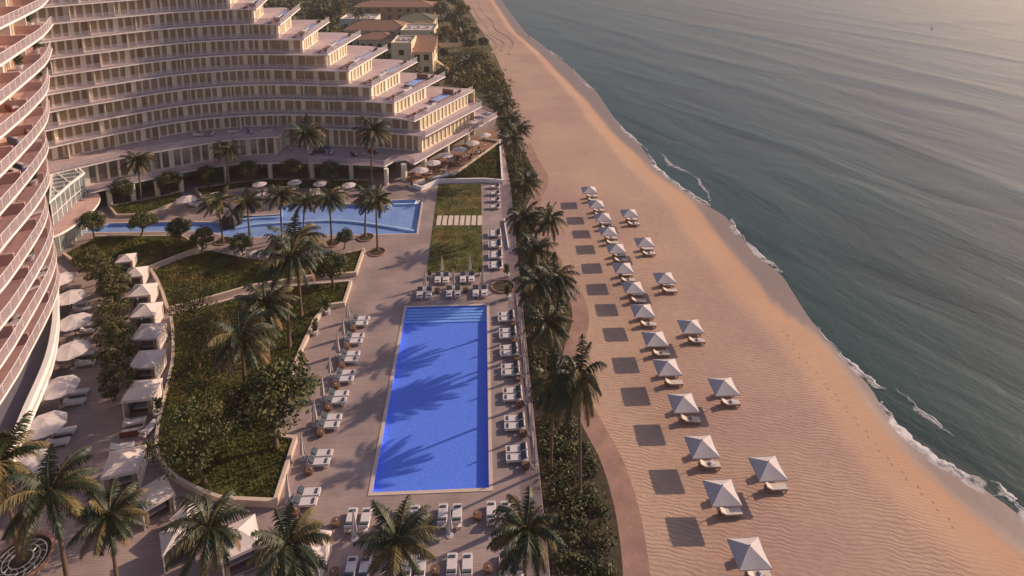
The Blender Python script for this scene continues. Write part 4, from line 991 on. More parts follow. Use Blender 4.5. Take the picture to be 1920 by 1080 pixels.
def beach_umbrella():
    t = thing('beach_umbrella', 'umbrella', 'beach umbrella'); b = MB(); b.lathe([(.035, 0), (.035, 2.7)], 'timber', 8); b.build('pole', t)
    b = MB(); s = 1.24; z0, z1 = 2.02, 2.72; n = 6; vs = []; fs = []
    cor = [(-s, -s), (s, -s), (s, s), (-s, s)]
    for q_ in range(4):   # each face sags a little between the ribs
        a, c = cor[q_], cor[(q_ + 1) % 4]; k0 = len(vs)
        for i in range(n + 1):
            u = i / n
            for j in range(n + 1):
                v = j / n; ex, ey = a[0] + (c[0] - a[0]) * v, a[1] + (c[1] - a[1]) * v
                sag = -.05 * math.sin(PI * v) * math.sin(PI * (1 - u) * .5 + 0) ; vs.append((ex * (1 - u), ey * (1 - u), z0 + (z1 - z0) * u + sag * (1 - u)))
        fs += [(k0 + i * (n + 1) + j, k0 + i * (n + 1) + j + 1, k0 + (i + 1) * (n + 1) + j + 1, k0 + (i + 1) * (n + 1) + j) for i in range(n) for j in range(n)]
    b.add(vs, fs, 'fabric')
    b.wall([(x, y) for x, y in cor], z0 - .13, z0 + .002, .012, 'fabric', closed=True); b.build('canopy', t)
    b = MB()
    for x, y in cor: b.tube([(x * .98, y * .98, z0 - .04), (x * .03, y * .03, z1 - .05)], .018, 'timber', 5)
    b.build('ribs', t); b = MB(); b.lathe([(.05, z1 - .02), (.02, z1 + .1)], 'dark_metal', 7); b.build('finial', t); return Kind(t)
BU = beach_umbrella()
def parasol(r, h, m='fabric', nn=8, peak=.55, name='parasol'):
    t = thing(name, 'parasol', 'parasol'); b = MB(); b.lathe([(.04, 0), (.04, h + peak * .8)], 'dark_metal', 8); b.build('pole', t)
    b = MB(); vs = [(0, 0, h + peak)]; K = 4
    for i in range(1, K + 1):
        u = i / K
        for j in range(nn * 2):
            a = PI * j / nn; rr = r * u * (1.0 if j % 2 == 0 else .955); vs.append((rr * math.cos(a), rr * math.sin(a), h + peak * (1 - u) - (.04 * u if j % 2 else 0)))
    n2 = nn * 2; fs = [(0, 1 + j, 1 + (j + 1) % n2) for j in range(n2)]
    for i in range(K - 1): fs += [(1 + i * n2 + j, 1 + (i + 1) * n2 + j, 1 + (i + 1) * n2 + (j + 1) % n2, 1 + i * n2 + (j + 1) % n2) for j in range(n2)]
    b.add(vs, fs, m); b.build('canopy', t); b = MB()
    for j in range(nn): a = 2 * PI * j / nn; b.tube([(r * .97 * math.cos(a), r * .97 * math.sin(a), h - .03), (0, 0, h + peak - .05)], .015, 'pale_metal', 4)
    b.build('ribs', t); b = MB(); b.lathe([(.36, 0), (.36, .07), (.08, .12)], 'pale_metal', 12); b.build('base', t); return Kind(t)
BIG = parasol(1.85, 2.3, peak=.6); MID = parasol(1.55, 2.3, peak=.45)
CHAIRT = None
def cafe_set():
    t = thing('cafe_table', 'table', 'cafe table'); b = MB(); b.lathe([(.45, .70), (.45, .74)], 'timber', 10); b.build('table_top', t); b = MB(); b.lathe([(.05, 0), (.05, .7)], 'dark_metal', 6); b.lathe([(.24, 0), (.24, .03)], 'dark_metal', 8); b.build('base', t); return Kind(t)
def chair(m='wicker', name='lounge_chair'):
    t = thing(name, 'chair', 'chair'); b = MB(); b.box(0, 0, .36, .55, .55, .1, m); b.build('seat', t); b = MB(); b.box(-.25, 0, .62, .08, .55, .5, m, tilt=-.15); b.build('backrest', t)
    b = MB()
    for x in (-.22, .22):
        for y in (-.22, .22): b.box(x, y, .16, .05, .05, .31, 'dark_metal')
    b.build('legs', t); return Kind(t)
def sofa(m, L=2.0, name='sofa'):
    t = thing(name, 'sofa', 'sofa'); b = MB(); b.box(0, 0, .2, .85, L, .3, m); b.build('base', t); b = MB(); b.box(-.36, 0, .5, .16, L, .5, m); b.build('backrest', t)
    for y in (-L / 4, L / 4): b = MB(); b.box(.06, y, .42, .66, L / 2 - .06, .14, 'cushion'); b.build('cushion', t)
    return Kind(t)
TAB = cafe_set(); CHR = chair(); CHW = chair('cushion'); SOF = sofa('sofa_red'); SOB = sofa('sofa_blue'); SOW = sofa('wicker', 1.8)

# ---- beach: umbrellas with two loungers each
inn = [(1105, 354), (1118, 380), (1130, 404), (1140, 431), (1155, 463), (1168, 499), (1187, 535), (1205, 578), (1228, 631), (1251, 684), (1281, 750), (1316, 831), (1354, 917), (1405, 1031), (1468, 1170)]
out_ = [(1180, 396), (1208, 450), (1246, 517), (1295, 607), (1357, 720), (1440, 872), (1552, 1080)]
for row, name, grp in ((inn, 'inner', 'square umbrellas of the inner beach row'), (out_, 'outer', 'square umbrellas of the outer beach row')):
    for i, (px, py) in enumerate(row[:-1]):
        x, y = G(px, py, 1.75); z = sand_z(x, y)
        BU.put(x, y, z, 0.015 * math.sin(i * 3.1), 'square cream umbrella in the %s beach row, %s from the far end' % (name, ORD[i]), grp)
        for j, (dx, dy) in enumerate(((.70, -.30), (.70, 1.15))):
            lx, ly = x + dx, y + dy - (.0 if j == 0 else .0); lz = sand_z(lx, ly); kd = LGt if (i + j + (row is out_)) % 3 else LGb
            kd.put(lx, ly, lz, R(-2 + 3 * math.sin(i * 1.7 + j)), 'beach lounger %s the %s umbrella from the far end of the %s row' % (('in front of', 'under')[j], ORD[i], name), 'loungers at the beach umbrellas')
# ---- pool side, left of the pool
lx = [(675, 601), (664, 634), (655, 668), (646, 704), (632, 744), (618, 789), (599, 857), (574, 931)]
ub = [(653, 603), (645, 634), (634, 667), (620, 706), (606, 749), (591, 797), (568, 860), (541, 941)]
for i, (p, u) in enumerate(zip(lx, ub)):
    x, y = G(*p, .4)
    for j, s in enumerate((.47, -.47)):
        LG_.put(x + (.0 if j else .05), y + s, 0, R(1), 'white lounger left of the pool, %s of the %s pair from the back' % (('far one', 'near one')[j], ORD[i]), 'loungers along the left of the rectangular pool')
    RT.put(x - .55, y - 1.32, 0, i, 'round brown wicker side table below the %s lounger pair left of the pool' % ORD[i], 'wicker tables left of the pool')
    ux, uy = G(*u); CU.put(ux, uy, 0, i * .4, 'folded white umbrella behind the %s lounger pair left of the pool' % ORD[i], 'folded umbrellas left of the pool')
# ---- right of the pool (heads towards the planting bed)
rx = [(949, 593), (952, 624), (954, 656), (957, 692), (961, 738), (965, 791), (969, 849)]
ru = [(974, 603), (977, 634), (981, 668), (985, 706), (990, 758), (996, 815), (1003, 875)]
for i, (p, u) in enumerate(zip(rx, ru)):
    x, y = G(*p, .4)
    for j, s in enumerate((.47, -.47)):
        LG_.put(x, y + s, 0, R(181), 'white lounger right of the pool, %s of the %s pair from the back' % (('far one', 'near one')[j], ORD[i]), 'loungers along the right of the rectangular pool')
    RT.put(x + .75, y - 1.30, 0, i, 'round brown wicker side table below the %s lounger pair right of the pool' % ORD[i], 'wicker tables right of the pool')
    ux, uy = G(*u); CU.put(ux, uy, 0, i * .4, 'folded white umbrella behind the %s lounger pair right of the pool' % ORD[i], 'folded umbrellas right of the pool')
# ---- above the pool
for i, (a, b_) in enumerate([((821, 521), (836, 521)), ((868, 520), (884, 519.5))]):
    for j, p in enumerate((a, b_)): x, y = G(*p, .4); LG_.put(x, y, 0, R(-90), 'white lounger at the foot of the lawn, %s of the %s pair' % (('left', 'right')[j], ('left', 'right')[i]), 'loungers between lawn and pool')
for i, (a, b_) in enumerate([((787, 549), (804, 548.5)), ((842, 547), (858, 547)), ((892, 546), (908, 545.6))]):
    for j, p in enumerate((a, b_)): x, y = G(*p, .4); LG_.put(x, y, 0, R(-90), 'white lounger just above the pool, %s of the %s pair from left' % (('left', 'right')[j], ORD[i]), 'loungers between lawn and pool')
for i, p in enumerate([(829, 513), (881, 512), (797, 540), (850, 538), (905, 537)]):
    x, y = G(*p); CU.put(x, y, 0, i, 'folded white umbrella %s' % ('behind the left pair at the foot of the lawn', 'behind the right pair at the foot of the lawn', 'behind the first pair above the pool', 'behind the second pair above the pool', 'behind the third pair above the pool')[i], 'folded umbrellas above the pool')
for i, p in enumerate([(820, 548), (873, 547)]): x, y = G(*p); RT.put(x, y, 0, i, 'round brown table %s of the lounger row above the pool' % ('in the left gap', 'in the right gap')[i], 'wicker tables above the pool')
for i, p in enumerate([(927, 437), (928, 457), (929, 477), (929, 496), (927, 349), (927, 361.5), (927, 374), (927, 387)]):
    x, y = G(*p, .4)
    w_ = 'lower' if i < 4 else 'upper'
    for j, s in enumerate((.42, -.42) if i < 4 else (0,)):
        LG_.put(x, y + s, 0, R(181), 'white lounger beside the upper lawn, %s%s group, %s from behind' % (('far half, ', 'near half, ')[j] if i < 4 else '', w_, ORD[i % 4]), 'loungers right of the upper lawn')
# ---- below the pool
for r_, (L_, nm) in enumerate([([((658, 973), (685, 973)), ((751, 969), (776, 968)), ((830, 965), (857, 965)), ((921, 960), (948, 960))], 'upper'), ([((657, 1067), (683, 1067)), ((762, 1064), (788, 1064)), ((847, 1061), (876, 1061)), ((945, 1056), (973, 1056))], 'lower')]):
    for i, pr_ in enumerate(L_):
        for j, p in enumerate(pr_): x, y = G(*p, .4); LG_.put(x, y, 0, R(90), 'white lounger below the pool, %s row, %s of the %s pair' % (nm, ('left', 'right')[j], ORD[i]), 'loungers below the pool')
for i, p in enumerate([(665, 1010), (757, 1006), (843, 1004), (935, 998), (860, 1112), (955, 1108)]): x, y = G(*p); CU.put(x, y, 0, i, 'folded white umbrella below the pool by the %s lounger pair, %s row' % (('first', 'second', 'third', 'last', 'third', 'last')[i], 'upper' if i < 4 else 'lower'), 'folded umbrellas below the pool')
for i, p in enumerate([(629, 985), (805, 979), (895, 972), (627, 1080), (816, 1075), (915, 1071)]): x, y = G(*p); RT.put(x, y, 0, i, 'round brown wicker table below the pool, %s of the %s row' % (ORD[i % 3], 'upper' if i < 3 else 'lower'), 'wicker tables below the pool')
# ---- flat loungers above the middle lawn
for i, p in enumerate([(434, 473), (449, 476), (474, 477), (487, 478), (503, 479), (519, 480), (596, 476), (612, 474)]):
    x, y = G(*p, .3); LGs.put(x, y, 0, R(70 if i < 6 else 20), 'small white lounger on the paving above the middle lawn, %s from the left' % ORD[i], 'loungers between middle lawn and lagoon')
for i, p in enumerate([(362, 384), (370, 379)]): x, y = G(*p, .3); LGs.put(x, y, 0, R(-20), 'white lounger by the triangular planter, %s of two' % ('near one', 'far one')[i], 'loungers by the triangular planter')
for i, p in enumerate([(484, 365), (497, 364), (585, 362), (596, 361), (640, 362)]): x, y = G(*p, .3); LGs.put(x, y, 0, R(-75), 'white lounger on the hotel side of the lagoon, %s from the left' % ORD[i], 'loungers on the hotel side of the lagoon')
# ---- parasols near the hotel
for i, (p, l_) in enumerate([((349, 371), 'grey parasol beside the triangular planter and its two loungers'), ((486, 339), 'leftmost pale parasol under the edge of the hotel'), ((552, 336), 'second pale parasol under the edge of the hotel'), ((600, 338), 'third pale parasol under the edge of the hotel'), ((654, 341), 'rightmost pale parasol under the edge of the hotel')]):
    x, y = G(*p, 2.5); MID.put(x, y, 0, i * .7, l_, 'parasols between hotel and lagoon', 1.0 if i == 0 else .82)
cafe = [(789, 318), (812, 304), (836, 290), (862, 279), (886, 267), (908, 252)]
for i, p in enumerate(cafe):
    x, y = G(*p, 2.6); x0, y0 = x, y; MID.put(x, y, .3, i, 'white cafe parasol on the brown terrace, %s from the near end' % ORD[i], 'cafe parasols beside the hotel', .95)
b = MB(); CT = GS([(762, 338), (790, 344), (852, 328), (936, 268), (930, 240), (885, 262), (840, 292), (790, 322)]); b.prism(CT, .0, .31, 'terrace_dark'); struct(b, 'cafe_terrace')
kerb(GS([(826, 327), (850, 330), (937, 268), (905, 262)], .3), 'low pale border wall around the brown cafe terrace', .75, .28, 'coping', z0=.0)
rnd = random.Random(77); n_ = 0
for i, p in enumerate(cafe[:5]):
    x, y = G(*p, 2.6)
    for j in range(2):
        tx, ty = x + (-1.0, 1.6)[j], y + (-1.2, .3)[j]
        TAB.put(tx, ty, .31, 0, 'small cafe table by the %s white parasol, %s side' % (ORD[i], ('wall', 'lawn')[j]), 'cafe tables')
        for q_ in range(3):
            a = q_ * 2.1 + i; (CHR if q_ else CHW).put(tx + .75 * math.cos(a), ty + .75 * math.sin(a), .31, a + PI, 'cafe chair at the %s table of the %s parasol, %s one' % (('wall', 'lawn')[j], ORD[i], ('pale', 'first dark', 'second dark')[q_]), 'cafe chairs')
for i, p in enumerate([(884, 222), (898, 214), (913, 207)]):
    x, y = G(*p, 6.0); MID.put(x, y, 3.4, i, 'pale parasol on the raised hotel deck at its sea end, %s of three' % ORD[i], 'parasols on the raised deck', .8)
# ---- left side: big parasols, loungers, cabanas
bigs = [(112, 519), (131, 552), (138, 598), (133, 651), (110, 720), (84, 790), (52, 865)]
for i, p in enumerate(bigs):
    x, y = G(*p, 2.6); BIG.put(x, y, 0, .2 + i * .3, 'large octagonal pale parasol beside the tower, %s from the far end' % ORD[i], 'large parasols beside the tower', .98)
for i, p in enumerate([(148, 569), (152, 579), (160, 609), (167, 620), (158, 663), (160, 680), (145, 735), (139, 753), (120, 808), (107, 829)]):
    x, y = G(*p, .35); LG = LGs; LGs.put(x, y, 0, R(12), 'pale lounger beside the tower parasols, %s from the far end' % ORD[i], 'loungers beside the tower parasols')
def cabana(w_=3.1, rear=True):
    t = thing('cabana', 'cabana', 'cabana'); b = MB(); s = w_ / 2; z0, z1 = 2.35, 3.15; n = 5; vs = []; fs = []; cor = [(-s, -s), (s, -s), (s, s), (-s, s)]
    for q_ in range(4):
        a, c = cor[q_], cor[(q_ + 1) % 4]; k0 = len(vs)
        for i in range(n + 1):
            for j in range(n + 1):
                u, v = i / n, j / n; vs.append(((a[0] + (c[0] - a[0]) * v) * (1 - u), (a[1] + (c[1] - a[1]) * v) * (1 - u), z0 + (z1 - z0) * u - .07 * math.sin(PI * v) * (1 - u) * (1 if u else .3)))
        fs += [(k0 + i * (n + 1) + j, k0 + i * (n + 1) + j + 1, k0 + (i + 1) * (n + 1) + j + 1, k0 + (i + 1) * (n + 1) + j) for i in range(n) for j in range(n)]
    b.add(vs, fs, 'cabana_canvas'); b.wall(cor, z0 - .28, z0 + .002, .03, 'cabana_canvas', closed=True); b.build('canopy', t)
    for x, y in cor: b = MB(); b.box(x * .93, y * .93, z0 / 2, .12, .12, z0 - .02, 'white_render'); b.build('post', t)
    for x, y, sx, sy in ((s * .9, 0, .05, w_ * .8), (-s * .9, 0, .05, w_ * .8), (0, s * .9, w_ * .8, .05)):
        b = MB(); k = 9
        for i in range(k):
            f = (i - (k - 1) / 2) / k
            b.box(x + f * (sx if sx > 1 else 0), y + f * (sy if sy > 1 else 0) , 1.1, .09 + (sx / k if sx > 1 else (.05 if i % 2 else 0)), .09 + (sy / k if sy > 1 else (.05 if i % 2 else 0)), 2.1, 'cabana_canvas')
        b.build('curtain', t)
    for x in (-s * .72, s * .72): 
        b = MB()
        for i in range(3): b.box(x + (i - 1) * .11, -s * .88, 1.1, .07, .07 + .05 * (i % 2), 2.1, 'curtain')
        b.build('curtain', t)
    b = MB(); b.box(0, .25, .22, w_ * .62, 1.5, .34, 'wicker'); b.build('daybed_base', t); b = MB(); b.box(0, .2, .45, w_ * .6, 1.4, .13, 'cushion'); b.box(0, .85, .66, w_ * .6, .25, .4, 'cushion'); b.build('daybed_cushion', t); return Kind(t)
CAB = cabana()
cabs = [(236, 481, 12, .72), (254, 507, 10, .78), (267, 540, 8, .88), (274, 577, 6, .90), (279, 617, 4, .9), (275, 669, 3, .9), (266, 726, 6, .92), (232, 860, 14, .92), (288, 920, 42, .8), (352, 962, 60, .62), (331, 1003, 30, .72), (447, 1002, 28, .92), (578, 1018, -8, .85)]
cl = ['first cabana from the far end of the cabana row', 'second cabana from the far end of the cabana row', 'third cabana from the far end of the cabana row', 'fourth cabana from the far end of the cabana row', 'fifth cabana from the far end of the cabana row', 'sixth cabana from the far end of the cabana row', 'seventh cabana, with a potted tree beside it',
      'large cabana left of the curved walkway near the palms', 'pointed cabana rising behind the third near palm', 'small cabana peeking over the fourth palm beside the lawn kerb', 'turned cabana between the third and fourth near palms', 'open cabana right of the fourth near palm', 'cabana hidden behind the fifth near palm']
for i, (px, py, rz, s) in enumerate(cabs):
    x, y = G(px, py, 2.6 * s); CAB.put(x, y, 0, R(rz), 'white canvas ' + cl[i], 'white canvas cabanas', s)
for i, (p, rz, l_) in enumerate([((252, 790), 15, 'pale lounger in front of the seventh cabana'), ((280, 802), 75, 'pale lounger turned sideways beside the walkway'), ((228, 838), 15, 'pale lounger behind the large cabana')]):
    x, y = G(*p, .35); LGs.put(x, y, 0, R(rz), l_, 'loungers among the cabanas')
x, y = G(244, 815); SOF.put(x, y, 0, R(100), 'dark red low sofa between the seventh cabana and the large cabana', None, .8)
for i, (p, l_) in enumerate([((614, 588), 'potted tree at the upper end of the bright wall beside the lawn'), ((591, 627), 'potted tree against the bright wall, second from its upper end'), ((565, 690), 'potted tree against the bright wall, nearest the large dark tree'), ((297, 780), 'potted tree beside the seventh cabana'), ((278, 865), 'potted tree beside the large cabana'), ((951, 520), 'potted tree at the right edge of the deck above the round planter'), ((953, 560), 'potted tree at the right edge of the deck below the round planter'), ((806, 521), 'potted tree at the left corner of the lawn foot'), ((900, 516), 'potted tree at the right corner of the lawn foot')]):
    x, y = G(*p); POT.put(x, y, 0, i, l_, 'potted trees in white pots', 1.05 if i < 7 else .7)
# round planters under the pool palms
def planter(r):
    t = thing('round_planter', 'planter', 'planter'); b = MB(); b.lathe([(r * .93, .0), (r * .93, .07)], 'soil', 24); b.build('soil', t); b = MB()
    n = 24; b.wall([(r * math.cos(2 * PI * i / n), r * math.sin(2 * PI * i / n)) for i in range(n)], 0, .16, .14, 'path', closed=True); b.build('rim', t); return Kind(t)
PLN = planter(1.2)
for i, p in enumerate([(418, 453), (529, 449), (622, 457), (686, 446), (707, 473), (943, 538), (40, 1052)]):
    x, y = G(*p); rp_ = PLN.put(x, y, 0.004, 0, ('round brown planter ring at the lagoon palms, %s from the left' % ORD[i]) if i < 5 else ('round planter ring at the right edge of the deck' if i == 5 else 'large round ring planter with patterned grate around the corner palm'), 'round planter rings', (1.0, 1.0, 1.0, 1.0, 1.0, 1.25, 1.75)[i])
b = MB()   # grate of the corner planter: pale scrolls between three rings
for r_ in (.45, .7, .95): b.wall([(r_ * math.cos(PI * i / 14), r_ * math.sin(PI * i / 14)) for i in range(28)], .06, .10, .035, 'pale_metal', closed=True)
for i in range(14):
    a = 2 * PI * i / 14; b.tube([(.45 * math.cos(a), .45 * math.sin(a), .09), (.7 * math.cos(a + .2), .7 * math.sin(a + .2), .09), (.98 * math.cos(a - .05), .98 * math.sin(a - .05), .09)], .018, 'pale_metal', 4)
b.build('grate', rp_)
b = MB(); x, y = G(436, 414); rr = random.Random(3)
for i in range(9): b.lathe([(.9, -.6), (1.1, .3), (.7, 1.2), (.25, 1.6)], 'rock', 7, (rr.uniform(-1.2, 1.2), rr.uniform(-1.4, 1.4), 0), rr.uniform(.5, .9), rr.uniform(.5, .9))
o = b.build('rock_feature', loc=(x, y, 0)); tag(o, 'dark rock cascade between the narrow and wide parts of the lagoon pool', 'rock')
# low white edge strips along the right border of the deck
kerb(GS([(945, 413), (954, 468)]), 'low white edging strip right of the upper loungers', .35, .16, 'fascia_white')
kerb(GS([(968, 552), (1006, 877)]), 'long low edging strip behind the loungers right of the pool', .14, .2, 'coping')
b = MB(); b.wall([(4.62, 20), (4.62, 111.5)], 0, .9, .05, 'rail_glass'); o = b.build('glass_fence', loc=(0, 0, 0)); tag(o, 'long low clear glass fence on the beach edge of the deck', 'fence')

# ---- roof terraces of the curved hotel: furniture
for k in range(4, 12):
    T, e, n, l = edge_frame(k); az = math.atan2(e[1], e[0]); z = FZ(k); nm = ORD[k - 4]
    def at(s, d): return on_terrace(k, s, d)
    for j, s in enumerate((.36, .44)):
        x, y = at(s, 2.0); LGs.put(x, y, z, az + PI, 'white lounger on the %s roof terrace from the bottom, %s' % (nm, ('front one', 'rear one')[j]), 'roof terrace loungers', .95)
    x, y = at(.10, 2.2); SOF.put(x, y, z, az + PI / 2, 'dark red sofa at the front corner of the %s roof terrace from the bottom' % nm, 'roof terrace sofas', .9)
    x, y = at(.22, 1.2); SOW.put(x, y, z, az, 'brown wicker sofa in the middle of the %s roof terrace from the bottom' % nm, 'roof terrace sofas', .9)
    x, y = at(.16, 1.4); TAB.put(x, y, z, 0, 'small table between the sofas of the %s roof terrace from the bottom' % nm, 'roof terrace tables')
    for j in range(3): x, y = at(.82 + j * .045, 1.2 + j * .5); CHR.put(x, y, z, az + j, 'dark chair at the rear of the %s roof terrace, %s of three' % (nm, ORD[j]), 'roof terrace chairs')
    x, y = at(.05, .8); POT.put(x, y, z, 0, 'potted bush at the front tip of the %s roof terrace from the bottom' % nm, 'roof terrace pots', .55)
    x, y = at(.74, 1.0); POT.put(x, y, z, 0, 'potted bush near the pool end of the %s roof terrace from the bottom' % nm, 'roof terrace pots', .5)
# decks of the hotel
for i, (p, zz, kd, rz, l_) in enumerate([((545, 277), 3.4, CHW, 0, 'white chair'), ((600, 283), 3.4, SOW, 90, 'brown wicker sofa'), ((608, 275), 3.4, SOB, 90, 'dark blue sofa'), ((622, 284), 3.4, SOB, 0, 'dark blue sofa'), ((585, 284), 3.4, SOB, 180, 'dark blue sofa'), ((664, 288), 3.4, SOW, 40, 'wicker sofa'), ((684, 288), 3.4, CHW, 60, 'white chair'), ((700, 283), 3.4, SOF, 60, 'dark red sofa')]):
    x, y = G(*p, zz + .4); kd.put(x, y, zz, R(rz), '%s on the raised hotel deck behind the palms, %s from the left' % (l_, ORD[i]), None)
for i, p in enumerate([(372, 252), (398, 250), (437, 246), (470, 246), (500, 245)]):
    x, y = G(*p, 7.8); (LGs if i % 2 == 0 else SOB).put(x, y, 7.4, R(10 * i), 'white lounger on the low hotel roof deck, %s from the left' % ORD[i] if i % 2 == 0 else 'dark sofa on the low hotel roof deck, %s from the left' % ORD[i], 'furniture on the low hotel deck')
# tower terraces
tt = [(12, 44, 12, POT, 'potted shrub'), (57, 45, 12, POT, 'potted shrub'), (24, 137, 11, LGs, 'white lounger'), (36, 125, 11, POT, 'potted shrub'), (70, 95, 11, POT, 'potted shrub'), (38, 190, 10, SOF, 'dark red sofa'), (20, 200, 10, SOF, 'dark red sofa'), (77, 150, 10, POT, 'potted shrub'),
      (30, 262, 9, SOB, 'dark blue sofa'), (55, 242, 9, SOF, 'dark sofa'), (68, 208, 9, POT, 'potted shrub'), (78, 262, 8, SOW, 'wicker sofa'), (22, 320, 8, SOF, 'dark sofa'), (40, 310, 8, SOB, 'dark blue sofa'), (63, 340, 7, POT, 'bushy potted tree'), (25, 385, 7, SOW, 'wicker sofa'), (82, 378, 6, LGs, 'white lounger'), (70, 399, 6, LGs, 'white lounger'), (60, 480, 5, POT, 'potted shrub'), (48, 500, 5, CHW, 'white round chair'), (86, 428, 5, POT, 'potted shrub'), (70, 518, 4, LGs, 'white lounger'), (58, 541, 4, LGs, 'white lounger'), (92, 478, 4, LGs, 'white lounger'), (20, 610, 4, LGs, 'white lounger'), (86, 500, 4, SOW, 'wicker sofa'), (48, 590, 4, SOW, 'wicker sofa')]
cnt = {}
for px, py, k, kd, l_ in tt:
    z = FZ(k); x, y = G(px, py, z + .4); c = tcurve(k, 1.3); m_ = min(c, key=lambda q_: abs(q_[1] - y)); x = min(x, m_[0] - .2); x = max(x, m_[0] - 2.0)
    key = (l_, k); cnt[key] = cnt.get(key, 0) + 1
    kd.put(x, y, z, R(px * 7 % 360) if kd is POT else R(60), '%s on the %s tower terrace from the bottom, %s of its kind' % (l_, ORD[k - 3], ORD[cnt[key] - 1]), 'furniture on the tower terraces', 1.15 if kd is POT else 1.0)

# ================================================================== HOUSES BEYOND
def house(label, px0, px1, py, depth, wtop, rtype, rtop=None, wm='house_cream', rm='roof_tile', nwin=4, over=.5, rows=1, skew=0, base=-.5, frontz=None):
    """front wall between two surveyed points; storey height from the survey; roof flat, hipped or lean-to"""
    x0, y0 = G(px0, py, base); x1, y1 = G(px1, py, base); y1 += skew; w_ = math.dist((x0, y0), (x1, y1)); az = math.atan2(y1 - y0, x1 - x0); h = HG((x0 + x1) / 2, (y0 + y1) / 2, wtop)
    t = thing('beach_house', label, 'house', ((x0 + x1) / 2, (y0 + y1) / 2, base), az); H_ = h - base
    b = MB(); b.prism([(-w_ / 2, 0), (w_ / 2, 0), (w_ / 2, depth), (-w_ / 2, depth)], 0, H_, wm); b.build('wall', t)
    for r_ in range(rows):
        for i in range(nwin):
            b = MB(); x = -w_ / 2 + w_ * (i + .5 + .12 * math.sin(i * 5)) / nwin; hh = min(1.7, H_ / rows * .5); zc = H_ * (r_ + .52) / rows; ww = min(1.5, w_ / nwin * .5)
            b.box(x, -.02, zc, ww, .12, hh, 'dark_window'); b.box(x, -.06, zc - hh / 2 - .06, ww + .3, .2, .12, wm); b.box(x, -.06, zc + hh / 2 + .05, ww + .2, .14, .1, wm); b.build('window', t)
            if i < 2 and rows: 
                b = MB(); b.box(w_ / 2 + .02, depth * (i + .5) / 2, zc, .12, 1.4, hh, 'dark_window'); b.build('window', t)
    b = MB(); W, D = w_ / 2 + over, depth
    if rtype == 'flat':
        b.wall([(-w_ / 2, 0), (w_ / 2, 0), (w_ / 2, D), (-w_ / 2, D)], H_ - .1, H_ + .7, .3, wm, closed=True, side=.15); b.box(0, D / 2, H_ + .05, w_ - .5, D - .5, .12, 'soffit')
        for i in range(3): b.box(-w_ * .3 + i * w_ * .27, D * .55, H_ + .5, 1.1, 1.1, .9, 'pale_metal')
    else:
        rh = rtop; rh *= .62; rd = min(W, (D + 2 * over) / 2) * .95; z0 = H_
        if rtype == 'hip':
            v = [(-W, -over, z0), (W, -over, z0), (W, D + over, z0), (-W, D + over, z0), (-W + rd, D / 2, z0 + rh), (W - rd, D / 2, z0 + rh)]
            b.add(v, [(0, 1, 5, 4), (1, 2, 5), (2, 3, 4, 5), (3, 0, 4), (3, 2, 1, 0)], rm)
            b.tube([v[4], v[5]], .14, rm, 5); 
            for a, c in ((0, 4), (1, 5), (2, 5), (3, 4)): b.tube([v[a], v[c]], .12, rm, 5)
        else:
            v = [(-W, -over, z0), (W, -over, z0), (W, D, z0 + rh), (-W, D, z0 + rh), (W, D, z0), (-W, D, z0)]
            b.add(v, [(0, 1, 2, 3), (1, 4, 2), (0, 3, 5), (0, 5, 4, 1), (5, 3, 2, 4)], rm)
        b.box(0, -over, z0 - .08, 2 * W, .12, .14, wm)
    b.build('roof', t); FOOT.append(((x0 + x1) / 2, (y0 + y1) / 2 + depth / 2, max(w_, depth) / 2 + 2.5))
    return t
FOOT = []
house('cream villa block with brown lean-to roof at the right end of the nearest villa', 774, 812, 141, 12, 97, 'shed', 4.2, nwin=2, rows=2, over=.4)
house('cream flat-roofed balcony block in the middle of the nearest villa', 735, 773, 143, 11, 84, 'flat', nwin=1, rows=2)
house('cream villa wing with small brown roof behind the terraces', 674, 737, 100, 9, 73, 'hip', 2.6, nwin=4, rows=1)
house('long villa with dark red hipped tile roof', 648, 762, 91, 12, 56, 'hip', 4.2, nwin=6, rows=2)
house('pale flat-roofed villa with a balcony parapet facing the sea', 752, 815, 103, 12, 60, 'flat', nwin=3, rows=2)
house('cream house with low green hipped roof', 748, 814, 76, 12, 39, 'hip', 3.4, rm='roof_green', nwin=2, rows=2)
house('small flat-roofed white house beside the dark wood', 638, 704, 62, 11, 38, 'flat', wm='house_white', nwin=3, rows=1)
house('long orange and pink house farthest away behind the others', 665, 812, 38, 14, 13, 'hip', 3.2, wm='house_orange', nwin=8, rows=2)
rnd = random.Random(15); b = MB()
for x, y in scatter([(-78, 240), (-46, 158), (-30, 150), (-12, 150), (-12, 182), (-16, 250), (-24, 335), (-80, 335)], 420, rnd):
    if any(abs(x - fx) < fr and abs(y - fy) < fr for fx, fy, fr in FOOT): continue
    r = rnd.uniform(1.2, 2.6); leafball(b, rnd, (x, y, r * .8), r, 60, .5, rnd.choice(['far_leaf', 'leaf_dark', 'leaf_hedge']), .9)
o = b.build('woodland'); o['kind'] = 'stuff'
b = MB(); c = GS([(816, 68), (858, 66), (862, 88), (816, 90)], -.5); b.wall([(x - c[0][0], y - c[0][1]) for x, y in c], -.1, 1.6, .4, 'house_cream'); o = b.build('courtyard_wall', loc=(c[0][0], c[0][1], -.5)); tag(o, 'cream courtyard wall on the beach side of the villas', 'wall')
